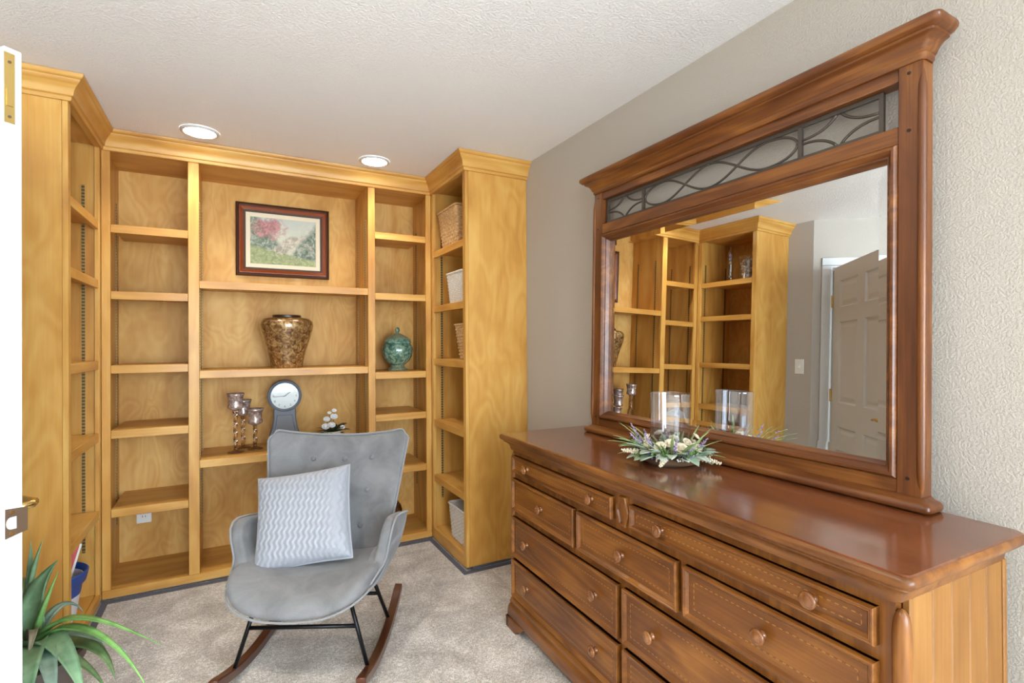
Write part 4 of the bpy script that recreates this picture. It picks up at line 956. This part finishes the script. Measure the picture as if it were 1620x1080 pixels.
for k in range(12):
    a = 3.0 + k * 0.29; mb = MB(); r = 0.108 + 0.012 * (k % 3)
    for j in range(6): mb.lathe([(0.0, -0.004), (0.0035, 0), (0.0, 0.004)], 5, (r * math.cos(a) + rng.uniform(-0.010, 0.010), r * math.sin(a) + rng.uniform(-0.010, 0.010), 0.025 + rng.uniform(0, 0.022)), False, False)
    mb.build('blossom_cluster', BLUEF if k % 2 else WPETAL, wr)
hg = thing('hurricane_glass', 'clear glass cylinder standing inside the flower wreath', 'glass vase', (WC[0], WC[1], 0.9032))
MB().lathe([(0.0685, 0.004), (0.0690, 0.236), (0.0698, 0.241), (0.0690, 0.243), (0.0680, 0.241)], 56, cap0=False, cap1=False).build('cylinder', THIN, hg, smooth='auto')
MB().lathe([(0.067, 0.0), (0.069, 0.003), (0.067, 0.006)], 48).build('glass_base', THIN, hg)

for k in range(30):     # small leafy filler sprigs
    a = k * 2.399 + 0.4; f = lim(a); r0 = 0.095 if f > 0.9 else 0.075; mb = MB(); e0 = rng.uniform(0.3, 1.2)
    d0 = Vector((math.cos(a) * math.cos(e0), math.sin(a) * math.cos(e0), math.sin(e0))); p0 = Vector((r0 * math.cos(a), r0 * math.sin(a), 0.03)); L = rng.uniform(0.04, 0.06) * (0.6 + 0.4 * f)
    mb.tube([p0, p0 + d0 * L], 0.0011, 4)
    for j in range(8):
        b = j * 2.4; o_ = d0.orthogonal().normalized(); dd = (o_ * math.cos(b) + d0.cross(o_) * math.sin(b) + d0 * 0.6)
        oval_leaf(mb, p0 + d0 * L * (0.25 + 0.75 * j / 7), dd, (0.1, 0.2, 1), 0.015, 0.009, 0.2)
    mb.build('filler_sprig', SAGE[2] if k % 3 else DKLEAF, wr)

# ------------------------------------------------------------------ aloe plant by the door
AC = (-0.60, 2.29, 0)
ap = thing('aloe_plant', 'potted green aloe plant with long drooping leaves beside the door', 'potted plant', AC)
MB().lathe([(0.10, 0.0), (0.105, 0.004), (0.135, 0.25), (0.150, 0.255), (0.152, 0.285), (0.138, 0.287), (0.128, 0.25), (0.11, 0.24)], 40).build('pot', TERRA, ap, smooth='auto')
MB().lathe([(0.0, 0.252), (0.07, 0.256), (0.13, 0.250)], 32, cap0=False, cap1=False).build('soil', SOIL, ap, smooth=True)
LEAVES = [
 ([(-0.59, 2.29, 0.30), (-0.552, 2.27, 0.403), (-0.483, 2.2, 0.464), (-0.362, 2.08, 0.455), (-0.201, 1.98, 0.371)], 0.040, 2),
 ([(-0.59, 2.29, 0.30), (-0.556, 2.27, 0.387), (-0.448, 2.15, 0.453), (-0.317, 2.0, 0.435), (-0.219, 1.86, 0.30)], 0.044, 2),
 ([(-0.59, 2.29, 0.30), (-0.56, 2.32, 0.418), (-0.524, 2.35, 0.445), (-0.490, 2.37, 0.41), (-0.475, 2.38, 0.363)], 0.045, 1),
 ([(-0.59, 2.29, 0.30), (-0.548, 2.27, 0.374), (-0.45, 2.2, 0.392), (-0.37, 2.12, 0.362), (-0.301, 2.05, 0.343)], 0.046, 1),
 ([(-0.58, 2.29, 0.28), (-0.51, 2.25, 0.342), (-0.416, 2.15, 0.376), (-0.350, 2.07, 0.345), (-0.325, 2.02, 0.277)], 0.062, 3),
 ([(-0.60, 2.29, 0.30), (-0.605, 2.3, 0.395), (-0.605, 2.33, 0.467), (-0.575, 2.36, 0.530), (-0.545, 2.38, 0.565)], 0.115, 0),
 ([(-0.59, 2.29, 0.30), (-0.572, 2.27, 0.402), (-0.551, 2.25, 0.458), (-0.529, 2.24, 0.52), (-0.510, 2.23, 0.577)], 0.030, 2),
 ([(-0.62, 2.35, 0.30), (-0.629, 2.4, 0.45), (-0.63, 2.42, 0.525), (-0.63, 2.43, 0.577), (-0.633, 2.44, 0.632)], 0.030, 0),
 ([(-0.62, 2.35, 0.30), (-0.634, 2.4, 0.45), (-0.613, 2.38, 0.536), (-0.597, 2.37, 0.592), (-0.582, 2.36, 0.652)], 0.034, 0),
 ([(-0.59, 2.28, 0.30), (-0.567, 2.22, 0.393), (-0.484, 2.1, 0.43), (-0.424, 2.0, 0.377), (-0.381, 1.93, 0.28)], 0.098, 0),
 ([(-0.60, 2.28, 0.30), (-0.57, 2.2, 0.384), (-0.534, 2.05, 0.43), (-0.513, 1.95, 0.403), (-0.503, 1.90, 0.30)], 0.105, 0),
 ([(-0.59, 2.28, 0.30), (-0.554, 2.2, 0.369), (-0.499, 2.05, 0.411), (-0.461, 1.95, 0.387), (-0.438, 1.88, 0.28)], 0.080, 1),
 ([(-0.59, 2.28, 0.32), (-0.585, 2.25, 0.40), (-0.555, 2.2, 0.44), (-0.546, 2.12, 0.427), (-0.550, 2.08, 0.36)], 0.040, 4),
 ([(-0.61, 2.30, 0.30), (-0.63, 2.33, 0.40), (-0.66, 2.36, 0.44), (-0.703, 2.4, 0.429), (-0.757, 2.42, 0.38)], 0.075, 1),
 ([(-0.58, 2.29, 0.28), (-0.515, 2.27, 0.333), (-0.439, 2.27, 0.340), (-0.396, 2.27, 0.289), (-0.382, 2.26, 0.224)], 0.05, 1),
 ([(-0.58, 2.28, 0.28), (-0.551, 2.25, 0.332), (-0.475, 2.2, 0.31), (-0.40, 2.15, 0.268), (-0.358, 2.1, 0.20)], 0.05, 3),
 ([(-0.62, 2.30, 0.30), (-0.64, 2.28, 0.40), (-0.66, 2.22, 0.45), (-0.67, 2.12, 0.43), (-0.66, 2.02, 0.36)], 0.07, 0),
 ([(-0.61, 2.32, 0.30), (-0.62, 2.34, 0.42), (-0.64, 2.40, 0.47), (-0.66, 2.47, 0.49), (-0.68, 2.54, 0.47)], 0.06, 3),
]
for pts, wd, mi in LEAVES:
    pp = bez(pts, 18); rs = []; prev = None
    for i, p in enumerate(pp):
        t = i / 18; tg = (pp[min(i + 1, 18)] - pp[max(i - 1, 0)]).normalized()
        sd = tg.cross(Vector((0, 0, 1)));
        if sd.length < 0.05: sd = Vector((1, -0.4, 0))
        sd.normalize()
        if prev is not None and sd.dot(prev) < 0: sd = -sd
        prev = sd; nn = sd.cross(tg).normalized()
        if nn.z < 0 and abs(tg.z) < 0.7: nn = -nn
        wv = wd * 0.5 * (0.62 + 0.38 * min(1, t * 5)) * max(0.03, (1 - t ** 1.7)) ; th = max(0.0012, wv * 0.30)
        rs.append([p + sd * wv + nn * wv * 0.45, p + sd * wv * 0.5 + nn * wv * 0.10, p, p - sd * wv * 0.5 + nn * wv * 0.10, p - sd * wv + nn * wv * 0.45,
                   p - sd * wv * 0.5 - nn * th, p - nn * th * 1.5, p + sd * wv * 0.5 - nn * th])
    mb = MB().rings(rs)
    mb.v = [(v[0] - AC[0], v[1] - AC[1], v[2]) for v in mb.v]
    mb.build('leaf', ALOE[mi], ap, smooth=True)

# ------------------------------------------------------------------ bin of papers in the left bookcase return
BC = (-0.745, 3.07, 0.0578)
bn = thing('storage_tub', 'pale tub with blue rim in the bottom of the left bookcase return', 'tub', BC)
MB().lathe([(0.10, 0.0), (0.104, 0.003), (0.132, 0.20), (0.129, 0.20), (0.10, 0.008)], 36).build('tub_body', WBIN, bn, smooth='auto')
MB().lathe([(0.131, 0.165), (0.142, 0.175), (0.150, 0.212), (0.152, 0.222), (0.146, 0.226), (0.136, 0.212), (0.126, 0.150), (0.122, 0.12)], 36, cap0=False, cap1=False).build('tub_rim', BLUEP, bn, smooth='auto', label='blue plastic rim')
def sheet(loc, rot, dx, dy, dz, mat, name, label, cat, inner=None):
    t = thing(name, label, cat, loc, rot)
    MB().box(-dx / 2, dx / 2, -dy / 2, dy / 2, 0, dz).build('cover', mat, t, bevel=0.0015)
    MB().box(-dx / 2 + 0.003, dx / 2 - 0.001, -dy / 2 + 0.002, dy / 2 - 0.002, 0.003, dz + 0.0015).build('pages', inner or PAPER, t)
sheet((-0.765, 3.00, 0.08), (math.radians(-14), math.radians(16), 0.2), 0.12, 0.022, 0.345, REDC, 'book', 'red-covered book standing in the blue-rimmed tub', 'book')
sheet((-0.755, 3.032, 0.085), (math.radians(-22), math.radians(16), 0.2), 0.12, 0.014, 0.335, PAPER, 'booklet', 'white booklet leaning beside the red book in the tub', 'booklet')
sheet((-0.748, 3.062, 0.09), (math.radians(-31), math.radians(14), 0.2), 0.11, 0.014, 0.30, PAPER2, 'booklet', 'cream booklet at the front of the papers in the tub', 'booklet', PAPER2)
